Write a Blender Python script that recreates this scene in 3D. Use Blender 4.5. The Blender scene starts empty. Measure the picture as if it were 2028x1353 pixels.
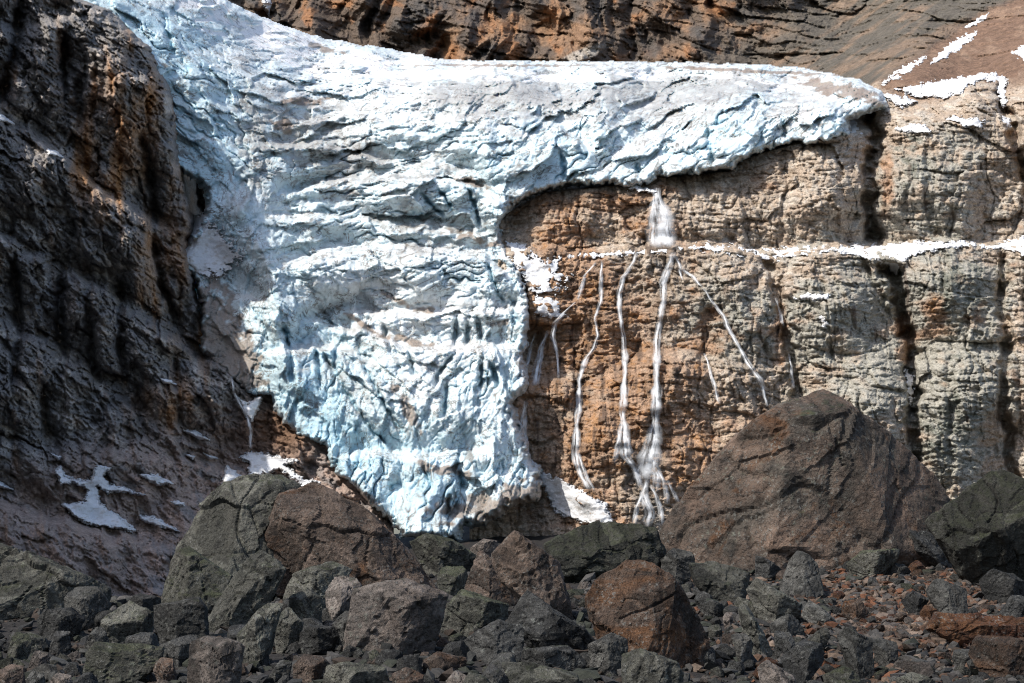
import bpy, bmesh, math, random
import numpy as np
from mathutils import Vector

R = math.radians
scene = bpy.context.scene

# ------------------------------------------------------------------ camera
HFOV, PITCH = 30.0, 6.0
cam_d = bpy.data.cameras.new('camera')
cam = bpy.data.objects.new('camera', cam_d)
scene.collection.objects.link(cam)
cam.location = (0, 0, 0)
cam.rotation_euler = (R(90 + PITCH), 0, 0)
cam_d.sensor_fit = 'HORIZONTAL'
cam_d.angle = R(HFOV)
cam_d.clip_start = 1.0
cam_d.clip_end = 9000
scene.camera = cam

# ------------------------------------------------------------------ sky, sun, exposure
SUN = Vector((-0.555, -0.365, 0.75)).normalized()          # direction towards the sun
SUN_EL = math.asin(SUN.z)
SUN_AZ = math.atan2(SUN.x, SUN.y)
world = bpy.data.worlds.new('World')
scene.world = world
world.use_nodes = True
wn = world.node_tree
for n in list(wn.nodes):
    wn.nodes.remove(n)
w_out = wn.nodes.new('ShaderNodeOutputWorld')
w_bg = wn.nodes.new('ShaderNodeBackground')
w_sky = wn.nodes.new('ShaderNodeTexSky')
w_sky.sky_type = 'NISHITA'
w_sky.sun_disc = False
w_sky.sun_elevation = SUN_EL
w_sky.sun_rotation = SUN_AZ
w_sky.altitude = 300
w_sky.dust_density = 2.5
w_sky.ozone_density = 0.6
w_bg.inputs['Strength'].default_value = 0.15
wn.links.new(w_sky.outputs[0], w_bg.inputs[0])
wn.links.new(w_bg.outputs[0], w_out.inputs[0])
sun_d = bpy.data.lights.new('sun', 'SUN')
sun_d.energy = 3.9
sun_d.angle = R(0.53)
sun_d.color = (1.0, 0.95, 0.87)
sun_o = bpy.data.objects.new('sun', sun_d)
scene.collection.objects.link(sun_o)
sun_o.location = (-300, -100, 600)
sun_o.rotation_euler = SUN.to_track_quat('Z', 'Y').to_euler()
scene.view_settings.view_transform = 'Standard'
scene.view_settings.look = 'None'
scene.view_settings.exposure = 0.45
scene.view_settings.gamma = 1.0
scene.cycles.use_denoising = True
scene.cycles.denoiser = 'OPENIMAGEDENOISE'
scene.cycles.denoising_prefilter = 'NONE'
scene.cycles.denoising_input_passes = 'RGB_ALBEDO_NORMAL'
scene.cycles.filter_width = 1.15
scene.cycles.max_bounces = 6
scene.cycles.diffuse_bounces = 5

# ------------------------------------------------------------------ numbers
F32 = np.float32
rng0 = np.random.RandomState(7)
PERM = rng0.permutation(256).astype(np.int32)
PERM = np.concatenate([PERM, PERM])
ANG = rng0.rand(256) * 2 * np.pi
G2X, G2Y = np.cos(ANG).astype(F32), np.sin(ANG).astype(F32)
_g3 = rng0.normal(size=(256, 3))
_g3 /= np.linalg.norm(_g3, axis=1)[:, None]
G3 = _g3.astype(F32)
HR = rng0.rand(256).astype(F32)
HR2 = rng0.rand(256).astype(F32)
HR3 = rng0.rand(256).astype(F32)


def fade(t):
    return t * t * t * (t * (t * 6 - 15) + 10)


def pn2(x, y, seed=0):
    """2D gradient noise, about -0.7..0.7"""
    x = np.asarray(x, F32) + F32(seed * 17.31)
    y = np.asarray(y, F32) + F32(seed * 9.77)
    xf, yf = np.floor(x), np.floor(y)
    xi, yi = xf.astype(np.int32) & 255, yf.astype(np.int32) & 255
    x = x - xf
    y = y - yf
    u, v = fade(x), fade(y)
    x1i, y1i = (xi + 1) & 255, (yi + 1) & 255

    def g(a, b, dx, dy):
        h = PERM[PERM[a] + b]
        return G2X[h] * dx + G2Y[h] * dy
    n00 = g(xi, yi, x, y)
    n10 = g(x1i, yi, x - 1, y)
    n01 = g(xi, y1i, x, y - 1)
    n11 = g(x1i, y1i, x - 1, y - 1)
    a = n00 + u * (n10 - n00)
    b = n01 + u * (n11 - n01)
    return (a + v * (b - a)) * F32(1.4)


def pn3(p, seed=0):
    p = np.asarray(p, F32) + F32(seed * 13.17)
    f = np.floor(p)
    i = f.astype(np.int32) & 255
    d = p - f
    u = fade(d)
    out = 0
    for cx in (0, 1):
        wx = u[:, 0] if cx else 1 - u[:, 0]
        hx = PERM[(i[:, 0] + cx) & 255]
        for cy in (0, 1):
            wy = u[:, 1] if cy else 1 - u[:, 1]
            hy = PERM[hx + ((i[:, 1] + cy) & 255)]
            for cz in (0, 1):
                wz = u[:, 2] if cz else 1 - u[:, 2]
                g = G3[PERM[hy + ((i[:, 2] + cz) & 255)]]
                out = out + wx * wy * wz * (g[:, 0] * (d[:, 0] - cx) + g[:, 1] * (d[:, 1] - cy) + g[:, 2] * (d[:, 2] - cz))
    return out * F32(1.5)


def fbm2(x, y, octs=4, seed=0, gain=0.5):
    s, a, f = 0, 1.0, 1.0
    for k in range(octs):
        s = s + a * pn2(x * f, y * f, seed + k * 3)
        a *= gain
        f *= 2.03
    return s


def ridged2(x, y, octs=3, seed=0, gain=0.5):
    s, a, f, t = 0, 1.0, 1.0, 0
    for k in range(octs):
        s = s + a * (1 - 2.2 * np.abs(pn2(x * f, y * f, seed + k * 5)))
        t += a
        a *= gain
        f *= 2.1
    return s / t


def blocks2(x, y, seed=0, tilt=0.6, jit=0.85):
    """broken blocks: every cell has a random height and a random tilt; returns height and edge distance"""
    x = np.asarray(x, F32)
    y = np.asarray(y, F32)
    xf, yf = np.floor(x), np.floor(y)
    xi, yi = xf.astype(np.int32), yf.astype(np.int32)
    f1 = np.full(x.shape, 9, F32)
    f2 = np.full(x.shape, 9, F32)
    hh = np.zeros(x.shape, np.int32)
    ox = np.zeros(x.shape, F32)
    oy = np.zeros(x.shape, F32)
    for a in (-1, 0, 1):
        for b in (-1, 0, 1):
            h = PERM[PERM[(xi + a + seed * 31) & 255] + ((yi + b + seed * 57) & 255)]
            dx = (xf + a + 0.5 + jit * (HR[h] - 0.5)) - x
            dy = (yf + b + 0.5 + jit * (HR2[h] - 0.5)) - y
            d = np.maximum(np.abs(dx), np.abs(dy)) * F32(0.6) + np.sqrt(dx * dx + dy * dy) * F32(0.4)
            m = d < f1
            f2 = np.where(m, f1, np.minimum(f2, d))
            f1 = np.where(m, d, f1)
            hh = np.where(m, h, hh)
            ox = np.where(m, dx, ox)
            oy = np.where(m, dy, oy)
    height = HR3[hh] + tilt * ((HR[(hh + 91) & 255] - 0.5) * ox + (HR2[(hh + 47) & 255] - 0.3) * oy)
    return height.astype(F32), (f2 - f1).astype(F32)


def sstep(a, b, x):
    t = np.clip((x - a) / (b - a), 0, 1)
    return t * t * (3 - 2 * t)


def sig(x):
    return 1 / (1 + np.exp(-np.clip(x, -30, 30)))


def blob(px, py, cx, cy, rx, ry, ang=0):
    c, s = math.cos(R(ang)), math.sin(R(ang))
    dx, dy = px - cx, py - cy
    a, b = (c * dx + s * dy) / rx, (-s * dx + c * dy) / ry
    return np.exp(-(a * a + b * b))


def lerp_col(a, b, t):
    return a + (np.asarray(b, F32) - a) * t[..., None]


def rbf_fit(pts):
    P = np.array([(a / 1000, b / 1000) for a, b, _ in pts])
    v = np.array([c for _, _, c in pts], float)
    n = len(P)

    def ker(A, B):
        d2 = ((A[:, None, :] - B[None]) ** 2).sum(-1)
        return np.sqrt(d2 + 0.0002)
    M = np.zeros((n + 3, n + 3))
    M[:n, :n] = ker(P, P) - np.eye(n) * 0.01
    M[:n, n] = 1
    M[:n, n + 1:] = P
    M[n, :n] = 1
    M[n + 1:, :n] = P.T
    w = np.linalg.solve(M, np.concatenate([v, [0, 0, 0]]))

    def f(px, py):
        sh = px.shape
        x, y = (px / 1000).ravel(), (py / 1000).ravel()
        o = w[n] + w[n + 1] * x + w[n + 2] * y
        for i in range(n):
            o += w[i] * np.sqrt((x - P[i, 0]) ** 2 + (y - P[i, 1]) ** 2 + 0.0002)
        o = o.reshape(sh)
        return blur(o, 7) if o.ndim == 2 and min(o.shape) > 40 else o
    return f


def poly_sd(px, py, poly):
    """signed distance to an outline, positive inside"""
    P = np.array(poly, F32)
    x, y = np.asarray(px, F32), np.asarray(py, F32)
    d2 = np.full(x.shape, 1e12, F32)
    ins = np.zeros(x.shape, bool)
    n = len(P)
    for i in range(n):
        ax, ay = P[i]
        bx, by = P[(i + 1) % n]
        ex, ey = bx - ax, by - ay
        L = ex * ex + ey * ey + 1e-9
        t = np.clip(((x - ax) * ex + (y - ay) * ey) / L, 0, 1)
        dx, dy = x - ax - t * ex, y - ay - t * ey
        d2 = np.minimum(d2, dx * dx + dy * dy)
        c = (ay > y) != (by > y)
        if ey != 0:
            ins ^= c & (x < ex * (y - ay) / ey + ax)
    d = np.sqrt(d2)
    return np.where(ins, d, -d)


def line_x(pts, py):
    q = sorted((b, a) for a, b in pts)
    return np.interp(py, [a for a, _ in q], [b for _, b in q])


def line_y(pts, px):
    q = sorted(pts)
    return np.interp(px, [a for a, _ in q], [b for _, b in q])


# a photograph position (2028 x 1353) and a distance along +Y give a point of the place
TW = math.tan(R(HFOV / 2))
CP, SP = math.cos(R(PITCH)), math.sin(R(PITCH))


def at(px, py, Y):
    u = (np.asarray(px, np.float64) - 1014) / 1014 * TW
    v = (676.5 - np.asarray(py, np.float64)) / 1014 * TW
    dy = CP - v * SP
    dz = SP + v * CP
    k = Y / dy
    return u * k, Y + 0 * u, dz * k


def grid(x0, x1, y0, y1, step):
    return np.meshgrid(np.arange(x0, x1 + step, step, dtype=np.float64), np.arange(y0, y1 + step, step, dtype=np.float64))


class Field:
    """a surface sampled on a regular grid, kept so that snow and water can lie on it"""
    def __init__(self, PX, PY, D):
        self.x0, self.y0 = PX[0, 0], PY[0, 0]
        self.s = PX[0, 1] - PX[0, 0]
        self.D = D

    def __call__(self, px, py, D=None):
        D = self.D if D is None else D
        u = np.clip((np.asarray(px) - self.x0) / self.s, 0, D.shape[1] - 1.001)
        v = np.clip((np.asarray(py) - self.y0) / self.s, 0, D.shape[0] - 1.001)
        i, j = u.astype(int), v.astype(int)
        a, b = u - i, v - j
        return (D[j, i] * (1 - a) + D[j, i + 1] * a) * (1 - b) + (D[j + 1, i] * (1 - a) + D[j + 1, i + 1] * a) * b


def blur(A, n):
    for ax in (0, 1):
        for _ in range(2):
            k = 2 * n + 1
            p = np.pad(A, [(n + 1, n) if q == ax else (0, 0) for q in (0, 1)], mode='edge')
            c = np.cumsum(p, axis=ax)
            A = (np.take(c, range(k, c.shape[ax]), axis=ax) - np.take(c, range(0, c.shape[ax] - k), axis=ax)) / k
    return A


def mesh_from(name, V, Fc, mat, col=None, uv=None, smooth=True):
    """V (n,3), Fc (m,4) or (m,3) -> mesh datablock"""
    me = bpy.data.meshes.new(name)
    n, (m, k) = len(V), Fc.shape
    me.vertices.add(n)
    me.vertices.foreach_set('co', np.ascontiguousarray(V, F32).ravel())
    me.loops.add(m * k)
    me.loops.foreach_set('vertex_index', np.ascontiguousarray(Fc, np.int32).ravel())
    me.polygons.add(m)
    me.polygons.foreach_set('loop_start', np.arange(0, m * k, k, dtype=np.int32))
    me.polygons.foreach_set('loop_total', np.full(m, k, np.int32))
    me.polygons.foreach_set('use_smooth', np.full(m, bool(smooth)))
    if col is not None:
        a = me.attributes.new('Col', 'FLOAT_COLOR', 'POINT')
        c = np.ones((n, 4), F32)
        c[:, :3] = col
        a.data.foreach_set('color', c.ravel())
    if uv is not None:
        l = me.uv_layers.new(name='UVMap')
        l.data.foreach_set('uv', np.ascontiguousarray(uv, F32)[Fc.ravel()].ravel())
    me.update(calc_edges=True)
    me.validate()
    if mat:
        me.materials.append(mat)
    return me


def link(name, me, parent=None):
    o = bpy.data.objects.new(name, me)
    scene.collection.objects.link(o)
    if parent:
        o.parent = parent
    return o


def tag(o, label=None, cat=None, group=None, kind=None):
    for k, v in (('label', label), ('category', cat), ('group', group), ('kind', kind)):
        if v:
            o[k] = v
    return o


def grid_mesh(name, PX, PY, D, mat, keep=None, col=None, uv=None):
    X, Y, Z = at(PX, PY, D)
    h, w = PX.shape
    idx = np.arange(h * w).reshape(h, w)
    q = np.stack([idx[1:, :-1], idx[1:, 1:], idx[:-1, 1:], idx[:-1, :-1]], -1)
    if keep is not None:
        kf = keep[1:, :-1] & keep[1:, 1:] & keep[:-1, 1:] & keep[:-1, :-1]
        q = q[kf]
    q = q.reshape(-1, 4)
    used = np.zeros(h * w, bool)
    used[q.ravel()] = True
    re = np.cumsum(used) - 1
    V = np.stack([X, Y, Z], -1).reshape(-1, 3)[used]
    c = col.reshape(-1, 3)[used] if col is not None else None
    u = uv.reshape(-1, 2)[used] if uv is not None else None
    return mesh_from(name, V, re[q], mat, c, u)


# ------------------------------------------------------------------ materials
def new_mat(name):
    m = bpy.data.materials.new(name)
    m.use_nodes = True
    nt = m.node_tree
    b = nt.nodes['Principled BSDF']
    return m, nt, b


class NT:
    def __init__(self, nt):
        self.nt = nt

    def n(self, t, **k):
        o = self.nt.nodes.new(t)
        for a, v in k.items():
            setattr(o, a, v)
        return o

    def l(self, a, b):
        self.nt.links.new(a, b)

    def noise(self, vec, scale, detail=4, rough=0.55, dist=0.0):
        o = self.n('ShaderNodeTexNoise')
        o.inputs['Scale'].default_value = scale
        o.inputs['Detail'].default_value = detail
        o.inputs['Roughness'].default_value = rough
        o.inputs['Distortion'].default_value = dist
        self.l(vec, o.inputs['Vector'])
        return o.outputs['Fac']

    def mapping(self, vec, scale=(1, 1, 1), rot=(0, 0, 0)):
        o = self.n('ShaderNodeMapping')
        o.inputs['Scale'].default_value = scale
        o.inputs['Rotation'].default_value = rot
        self.l(vec, o.inputs['Vector'])
        return o.outputs[0]

    def ramp(self, fac, stops):
        o = self.n('ShaderNodeValToRGB')
        e = o.color_ramp.elements
        while len(e) < len(stops):
            e.new(0.5)
        for i, (p, c) in enumerate(stops):
            e[i].position = p
            e[i].color = (c, c, c, 1) if not hasattr(c, '__len__') else (*c, 1)
        self.l(fac, o.inputs[0])
        return o.outputs[0]

    def rng(self, fac, a, b, c, d):
        o = self.n('ShaderNodeMapRange')
        self.l(fac, o.inputs['Value'])
        for k, v in zip(('From Min', 'From Max', 'To Min', 'To Max'), (a, b, c, d)):
            o.inputs[k].default_value = v
        return o.outputs[0]

    def mix(self, fac, a, b, mode='MIX'):
        o = self.n('ShaderNodeMix', data_type='RGBA', blend_type=mode)
        for s, v in ((o.inputs['Factor'], fac), (o.inputs['A'], a), (o.inputs['B'], b)):
            if hasattr(v, 'links') or hasattr(v, 'is_output'):
                self.l(v, s)
            elif hasattr(v, '__len__'):
                s.default_value = (*v, 1)
            else:
                s.default_value = v
        return o.outputs['Result']

    def math(self, op, a, b=0.0):
        o = self.n('ShaderNodeMath', operation=op)
        for s, v in ((o.inputs[0], a), (o.inputs[1], b)):
            if hasattr(v, 'is_output'):
                self.l(v, s)
            else:
                s.default_value = v
        return o.outputs[0]

    def bump(self, h, strength, dist, normal=None):
        o = self.n('ShaderNodeBump')
        o.inputs['Strength'].default_value = strength
        o.inputs['Distance'].default_value = dist
        self.l(h, o.inputs['Height'])
        if normal is not None:
            self.l(normal, o.inputs['Normal'])
        return o.outputs[0]


def terrain_material(name, scale, contrast, bumpd, rough, streak=(1, 1, 1), spec=0.25, cracks=None):
    """mesh colour (rock kind, stains, dirt) broken up by grain, plus fine relief"""
    m, nt, b = new_mat(name)
    N = NT(nt)
    at_ = N.n('ShaderNodeAttribute', attribute_name='Col')
    tc = N.n('ShaderNodeTexCoord').outputs['Object']
    v = N.mapping(tc, streak)
    n1 = N.noise(v, scale, 7, 0.68)
    n2 = N.noise(v, scale * 3.7, 4, 0.6, 0.5)
    g1 = N.rng(n1, 0.28, 0.72, 1 - contrast, 1 + contrast)
    g2 = N.rng(n2, 0.3, 0.7, 1 - contrast * 0.8, 1 + contrast * 0.8)
    c = N.mix(1.0, at_.outputs['Color'], g1, 'MULTIPLY')
    c = N.mix(1.0, c, g2, 'MULTIPLY')
    if cracks:                                                # thin dirt-filled seams
        for vs, sc, gt in cracks:
            vv = N.mapping(tc, vs)
            nn = N.noise(vv, sc, 5, 0.62, 0.6)
            ln = N.rng(N.math('ABSOLUTE', N.math('SUBTRACT', nn, 0.5)), 0.004, 0.02, 1, 0)
            gate = N.rng(N.noise(tc, sc * 0.9, 3, 0.5), gt, gt + 0.12, 0, 0.85)
            c = N.mix(N.math('MULTIPLY', ln, gate), c, (0.14, 0.125, 0.11))
    N.l(c, b.inputs['Base Color'])
    b.inputs['Roughness'].default_value = rough
    b.inputs['Specular IOR Level'].default_value = spec
    bm1 = N.bump(n1, 0.9, bumpd)
    bm2 = N.bump(n2, 0.8, bumpd * 0.45, bm1)
    N.l(bm2, b.inputs['Normal'])
    return m


M_CLIFF = terrain_material('cliff_rock', 0.24, 0.36, 2.4, 0.9, (1, 1, 1.7))
M_SHADE = terrain_material('dark_rock', 0.20, 0.35, 1.6, 0.85, (1, 0.6, 1.5))
M_FAR = terrain_material('far_rock', 0.14, 0.36, 4.0, 0.9, (1, 1, 1.2))
M_ICE = terrain_material('glacier_ice', 0.30, 0.10, 0.7, 0.5, (1, 1, 1), 0.3, [((0.35, 0.6, 1.0), 0.11, 0.46), ((0.8, 0.6, 0.8), 0.16, 0.50), ((1.0, 0.4, 0.35), 0.15, 0.52)])
M_SNOW = terrain_material('old_snow', 0.3, 0.08, 0.6, 0.7)
for m_ in (M_ICE,):
    b_ = m_.node_tree.nodes['Principled BSDF']
    b_.subsurface_method = 'BURLEY'
    b_.inputs['Subsurface Weight'].default_value = 0.35
    b_.inputs['Subsurface Radius'].default_value = (0.5, 0.9, 1.2)
    b_.inputs['Subsurface Scale'].default_value = 1.2
# ------------------------------------------------------------------ the cliff right of the glacier
STEP = 2
L1 = [(900, 505), (990, 500), (1180, 497), (1300, 492), (1345, 488), (1440, 491), (1500, 505), (1560, 497), (1640, 493), (1700, 491), (1780, 495), (1850, 486), (1960, 490), (2028, 488), (2300, 470)]
L2 = [(900, 440), (1000, 425), (1080, 382), (1190, 372), (1300, 352), (1440, 340), (1480, 312), (1560, 290), (1700, 262), (1740, 262), (1800, 266), (1900, 258), (1980, 250), (2028, 232), (2300, 200)]
LM = [(900, 770), (1050, 755), (1200, 748), (1300, 692), (1420, 716), (1540, 735), (1570, 722), (1650, 716), (1740, 722), (1800, 745), (1850, 708), (1980, 690), (2060, 692), (2300, 690)]
GULLIES = [  # line, half width in pixels, depth in metres
    ([(1738, 205), (1728, 300), (1724, 380), (1730, 480)], 14, 24),
    ([(1760, 520), (1785, 600), (1803, 680), (1810, 760), (1806, 850), (1816, 940), (1816, 1080)], 14, 21),
    ([(1515, 508), (1545, 590), (1560, 660), (1570, 740), (1576, 820), (1580, 900)], 10, 9),
    ([(1985, 500), (1982, 600), (1992, 700), (1990, 800), (2000, 900), (2010, 980), (2012, 1080)], 11, 12),
    ([(1700, 500), (1738, 560), (1768, 630)], 6, 3.5),
    ([(1597, 590), (1640, 655), (1648, 700)], 6, 2.5),
    ([(1985, 140), (1998, 240), (2030, 345), (2060, 440)], 12, 18),
    ([(1310, 640), (1318, 760), (1312, 900)], 9, 2.5),
    ([(1395, 600), (1410, 700), (1402, 800)], 10, 2.5),
    ([(1500, 760), (1515, 880), (1510, 960)], 8, 4),
    ([(1140, 620), (1150, 740), (1146, 900)], 9, 3),
    ([(1880, 730), (1886, 850), (1878, 980)], 9, 3),
    ([(1545, 300), (1550, 400), (1545, 490)], 7, 3),
    ([(1848, 290), (1842, 400), (1850, 470)], 8, 3),
    ([(1460, 345), (1440, 420), (1450, 480)], 8, 3),
    ([(1370, 370), (1340, 430), (1345, 485)], 8, 3),
    ([(1220, 400), (1215, 480)], 8, 2),
]


def cliff_base(px, py):
    l1, l2, lm = line_y(L1, px), line_y(L2, px), line_y(LM, px)
    l1 = l1 + 7 * fbm2(px / 60, px * 0 + 1.7, 3, 15)
    lm = lm + 14 * pn2(px / 55, py * 0 + 3.3, 5)
    D = np.empty(px.shape)
    cols = px[0]
    top = np.interp(cols, [900, 1650, 1740, 1850, 2000, 2300], [975, 960, 912, 905, 900, 895])
    for c in range(px.shape[1]):
        a, b, m = l1[0, c], l2[0, c], lm[0, c]
        D[:, c] = np.interp(py[:, c],
                            [-80, b - 95, b - 30, b, b + 40, a - 30, a - 14, a, a + 20, a + 60, a + 120, m - 9, m, m + 25, m + 80, 1000, 1100],
                            [1240, top[c] + 50, top[c], 886, 879, 869, 868, 856, 849, 843, 839, 833, 828, 821, 815, 807, 797])
    return D


def brickrock(U, Z, seed, amps, warp=1.0, dip=0.06):
    """layered, broken rock: several sizes of block and fine grooves; metres in, metres out"""
    wu = U + warp * 2.2 * pn2(U / 13, Z / 9, seed) + warp * 0.9 * pn2(U / 4.1, Z / 3.3, seed + 1)
    wz = Z + dip * U + warp * 1.9 * pn2(U / 17, Z / 15, seed + 2) + warp * 0.5 * pn2(U / 3.7, Z / 3.1, seed + 3)
    d = 0
    for k, (sx, sz, a, ea) in enumerate(amps):
        h, e = blocks2(wu / sx, wz / sz, seed + 7 + k)
        d = d + a * h - ea * np.exp(-(e / 0.10) ** 2)
    return d


PX, PY = grid(930, 2200, 118, 1096, STEP)
D0 = cliff_base(PX, PY)
D0 = D0 + 16 * sstep(1230, 1040, PX) * sstep(430, 600, PY)
X0, Y0, Z0 = at(PX, PY, D0)
wob = 15 * pn2(PX / 90, PY / 60, 11) + 6 * fbm2(PX / 26, PY / 20, 3, 12)
thin = 0.85 + 0.4 * sstep(-0.4, 0.5, fbm2(PX / 60, PY / 34, 3, 14))
for pts, w, dep in GULLIES:
    ys = [b for _, b in pts]
    dx = PX + wob - line_x(pts, PY)
    fd = sstep(min(ys) - 8, min(ys) + 18, PY) * sstep(max(ys) + 25, max(ys) - 10, PY)
    wide = 0.45 * np.exp(-(np.where(dx < 0, dx / (5.5 * w), dx / (3.5 * w))) ** 2)
    D0 = D0 + dep * fd * (thin * np.exp(-np.abs(dx / (w * thin)) ** 4) + wide)
D0 = D0 + 22 * blob(PX, PY, 1716, 240, 30, 24) + 10 * blob(PX, PY, 1062, 700, 24, 55) + 7 * blob(PX, PY, 1062, 860, 36, 70)
D0 = D0 + 9 * blob(PX, PY, 1030, 460, 45, 40) + 5 * blob(PX, PY, 1180, 470, 130, 16) - 20 * blob(PX, PY, 1938, 200, 48, 30) - 8 * blob(PX, PY, 1800, 232, 55, 22)
D0 = D0 - 14 * blob(PX, PY, 1650, 600, 85, 75) - 12 * blob(PX, PY, 1690, 810, 95, 65) - 13 * blob(PX, PY, 1895, 600, 75, 90) - 11 * blob(PX, PY, 1420, 590, 75, 65) - 11 * blob(PX, PY, 1900, 850, 75, 90) - 12 * blob(PX, PY, 1860, 370, 85, 80) - 9 * blob(PX, PY, 1620, 390, 70, 75) - 8 * blob(PX, PY, 1430, 420, 70, 45)
D0 = D0 - 13 * fbm2(X0 / 52, Z0 / 46, 2, 21) - 4.2 * ridged2(X0 / 16 + 0.5 * pn2(X0 / 20, Z0 / 20, 4), Z0 / 42, 3, 25)
scree = sstep(1700, 1800, PX) * sstep(0, 34, line_y(L2, PX) - 46 - PY) * (1 - np.clip(1.6 * blob(PX, PY, 1938, 192, 52, 34), 0, 1))
rockamp = 1 - 0.75 * scree
dip = 0.05 + 0 * X0
dd = brickrock(X0, Z0, 3, [(26, 20, 6.0, 0.8), (9.5, 5.0, 1.9, 0.4), (3.3, 1.6, 0.9, 0.2)])


def seams(U, V, seed, width=0.05):
    return np.exp(-np.abs(pn2(U, V, seed)) / width)


wx = X0 + 3.0 * pn2(X0 / 18, Z0 / 18, 61) + 1.0 * pn2(X0 / 5, Z0 / 5, 62)
wz = Z0 + 0.07 * X0 + 2.5 * pn2(X0 / 26, Z0 / 20, 63) + 0.7 * pn2(X0 / 6, Z0 / 6, 64)
jm = sstep(-0.3, 0.3, pn2(X0 / 20, Z0 / 30, 65))
dd = dd - 4.5 * jm * seams(wx / 15, wz / 75, 66, 0.045) - 2.4 * seams(wx / 6.5, wz / 24, 67, 0.05) * jm - 2.0 * seams(wx / 48, wz / 8, 68, 0.05) - 0.7 * seams(wx / 17, wz / 3.0, 69, 0.07)
dd = dd + 0.35 * ridged2(X0 / 14, (Z0 + 0.06 * X0 + 2 * pn2(X0 / 15, Z0 / 15, 6)) / 3.1, 2, 33) + 0.9 * fbm2(X0 / 3.2, Z0 / 1.7, 3, 31, 0.6)
dd = dd - 1.3 * (ridged2(X0 / 5.5 + 0.4 * pn2(X0 / 6, Z0 / 6, 9), Z0 / 19, 2, 35) > 0.66) * 0.8
CL = D0 - rockamp * dd
F_CLIFF = Field(PX, PY, CL)
F_CLIFF_S = Field(PX, PY, blur(CL, 5))
# what the rock is made of: tan, grey, grey green and iron stained zones
n1 = fbm2(X0 / 30, Z0 / 24, 4, 41)
n2 = fbm2(X0 / 9, Z0 / 6, 4, 47)
n3 = fbm2(X0 / 2.5, Z0 / 1.4, 3, 53)
col = np.zeros(PX.shape + (3,), F32) + np.array((0.455, 0.36, 0.275), F32)
col = lerp_col(col, (0.56, 0.49, 0.41), sstep(-0.25, 0.5, n2 + 0.5 * n3))
grey = np.clip(0.9 * blob(PX, PY, 1690, 620, 190, 190) + 0.95 * blob(PX, PY, 1900, 640, 110, 160) + blob(PX, PY, 1900, 880, 110, 130) + 0.8 * blob(PX, PY, 1860, 340, 110, 90) + 0.8 * blob(PX, PY, 1400, 640, 130, 110) + 0.5 * blob(PX, PY, 1650, 850, 130, 120), 0, 1)
col = lerp_col(col, (0.40, 0.38, 0.325), sstep(0.25, 0.8, grey + 0.55 * n1 + 0.35 * n2))
col = lerp_col(col, (0.16, 0.17, 0.14), 0.85 * sstep(0.55, 1.1, np.clip(blob(PX, PY, 1890, 590, 85, 100, 20) + 0.9 * blob(PX, PY, 1880, 860, 95, 120) + 0.8 * blob(PX, PY, 1800, 310, 50, 70) + 0.7 * blob(PX, PY, 1400, 680, 100, 40) + 0.55 * blob(PX, PY, 1660, 700, 120, 30), 0, 1.2) + 0.5 * n2 + 0.35 * n3))
rust = np.clip(0.35 * blob(PX, PY, 1330, 760, 260, 260) + 0.9 * blob(PX, PY, 1170, 800, 190, 240) + 0.8 * blob(PX, PY, 1130, 600, 110, 90) + 0.9 * blob(PX, PY, 1180, 395, 190, 22, -5) + 0.8 * blob(PX, PY, 1090, 460, 110, 50) + 0.5 * blob(PX, PY, 1420, 930, 110, 120) + 0.8 * blob(PX, PY, 1760, 350, 12, 70) + 0.9 * blob(PX, PY, 1840, 610, 26, 40) + 0.7 * blob(PX, PY, 1790, 660, 18, 90) + 0.6 * blob(PX, PY, 1545, 640, 14, 120) + 0.6 * blob(PX, PY, 1300, 450, 60, 50), 0, 1)
col = lerp_col(col, (0.42, 0.26, 0.165), 0.85 * sstep(0.25, 0.95, rust + 0.6 * n1 + 0.45 * n2))
col = lerp_col(col, (0.43, 0.21, 0.075), 0.6 * sstep(0.95, 1.45, rust + 0.7 * n2 + 0.6 * n3))
col = lerp_col(col, (0.10, 0.07, 0.055), 0.75 * sstep(0.62, 0.95, rust * 0.3 + fbm2(X0 / 4, Z0 / 20, 3, 57)))
col = lerp_col(col, (0.20, 0.125, 0.085), scree * 0.9)
col = lerp_col(col, (0.27, 0.18, 0.125), scree * sstep(0.1, 0.5, n2 + n3 * 0.5))
WET = [([(1305, 372), (1311, 492)], 24), ([(1332, 500), (1312, 560), (1309, 620), (1300, 700), (1300, 820), (1286, 905), (1282, 1040)], 17), ([(1262, 500), (1235, 548), (1227, 580), (1234, 660), (1238, 700), (1234, 820), (1240, 905), (1268, 980)], 13), ([(1192, 515), (1190, 600), (1184, 665), (1158, 715), (1146, 800), (1140, 900), (1166, 970)], 12), ([(1392, 570), (1432, 625), (1468, 695), (1504, 750), (1520, 806)], 11), ([(1104, 640), (1106, 750)], 9)]
wet = np.zeros(PX.shape)
for pts, w in WET:
    ys = [b_ for _, b_ in pts]
    dx = PX - line_x(pts, PY) + 5 * fbm2(PX / 18, PY / 18, 3, 77)
    wet = np.maximum(wet, np.exp(-(dx / w) ** 2) * sstep(min(ys) - 10, min(ys) + 20, PY) * sstep(max(ys) + 40, max(ys), PY))
wet = np.clip(wet * (0.8 + 0.8 * n2), 0, 1)
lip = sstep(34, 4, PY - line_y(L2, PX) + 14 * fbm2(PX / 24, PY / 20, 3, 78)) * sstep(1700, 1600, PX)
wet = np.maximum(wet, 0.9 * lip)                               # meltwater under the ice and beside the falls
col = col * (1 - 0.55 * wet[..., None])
l2g = line_y(L2, PX)
keep = ~((PY < l2g - 26) & (PX < 1690)) & ~((PX < 985) & (PY < 900)) & (PY > l2g - 96 + 14 * fbm2(PX / 40, PY / 30, 3, 59))
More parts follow.
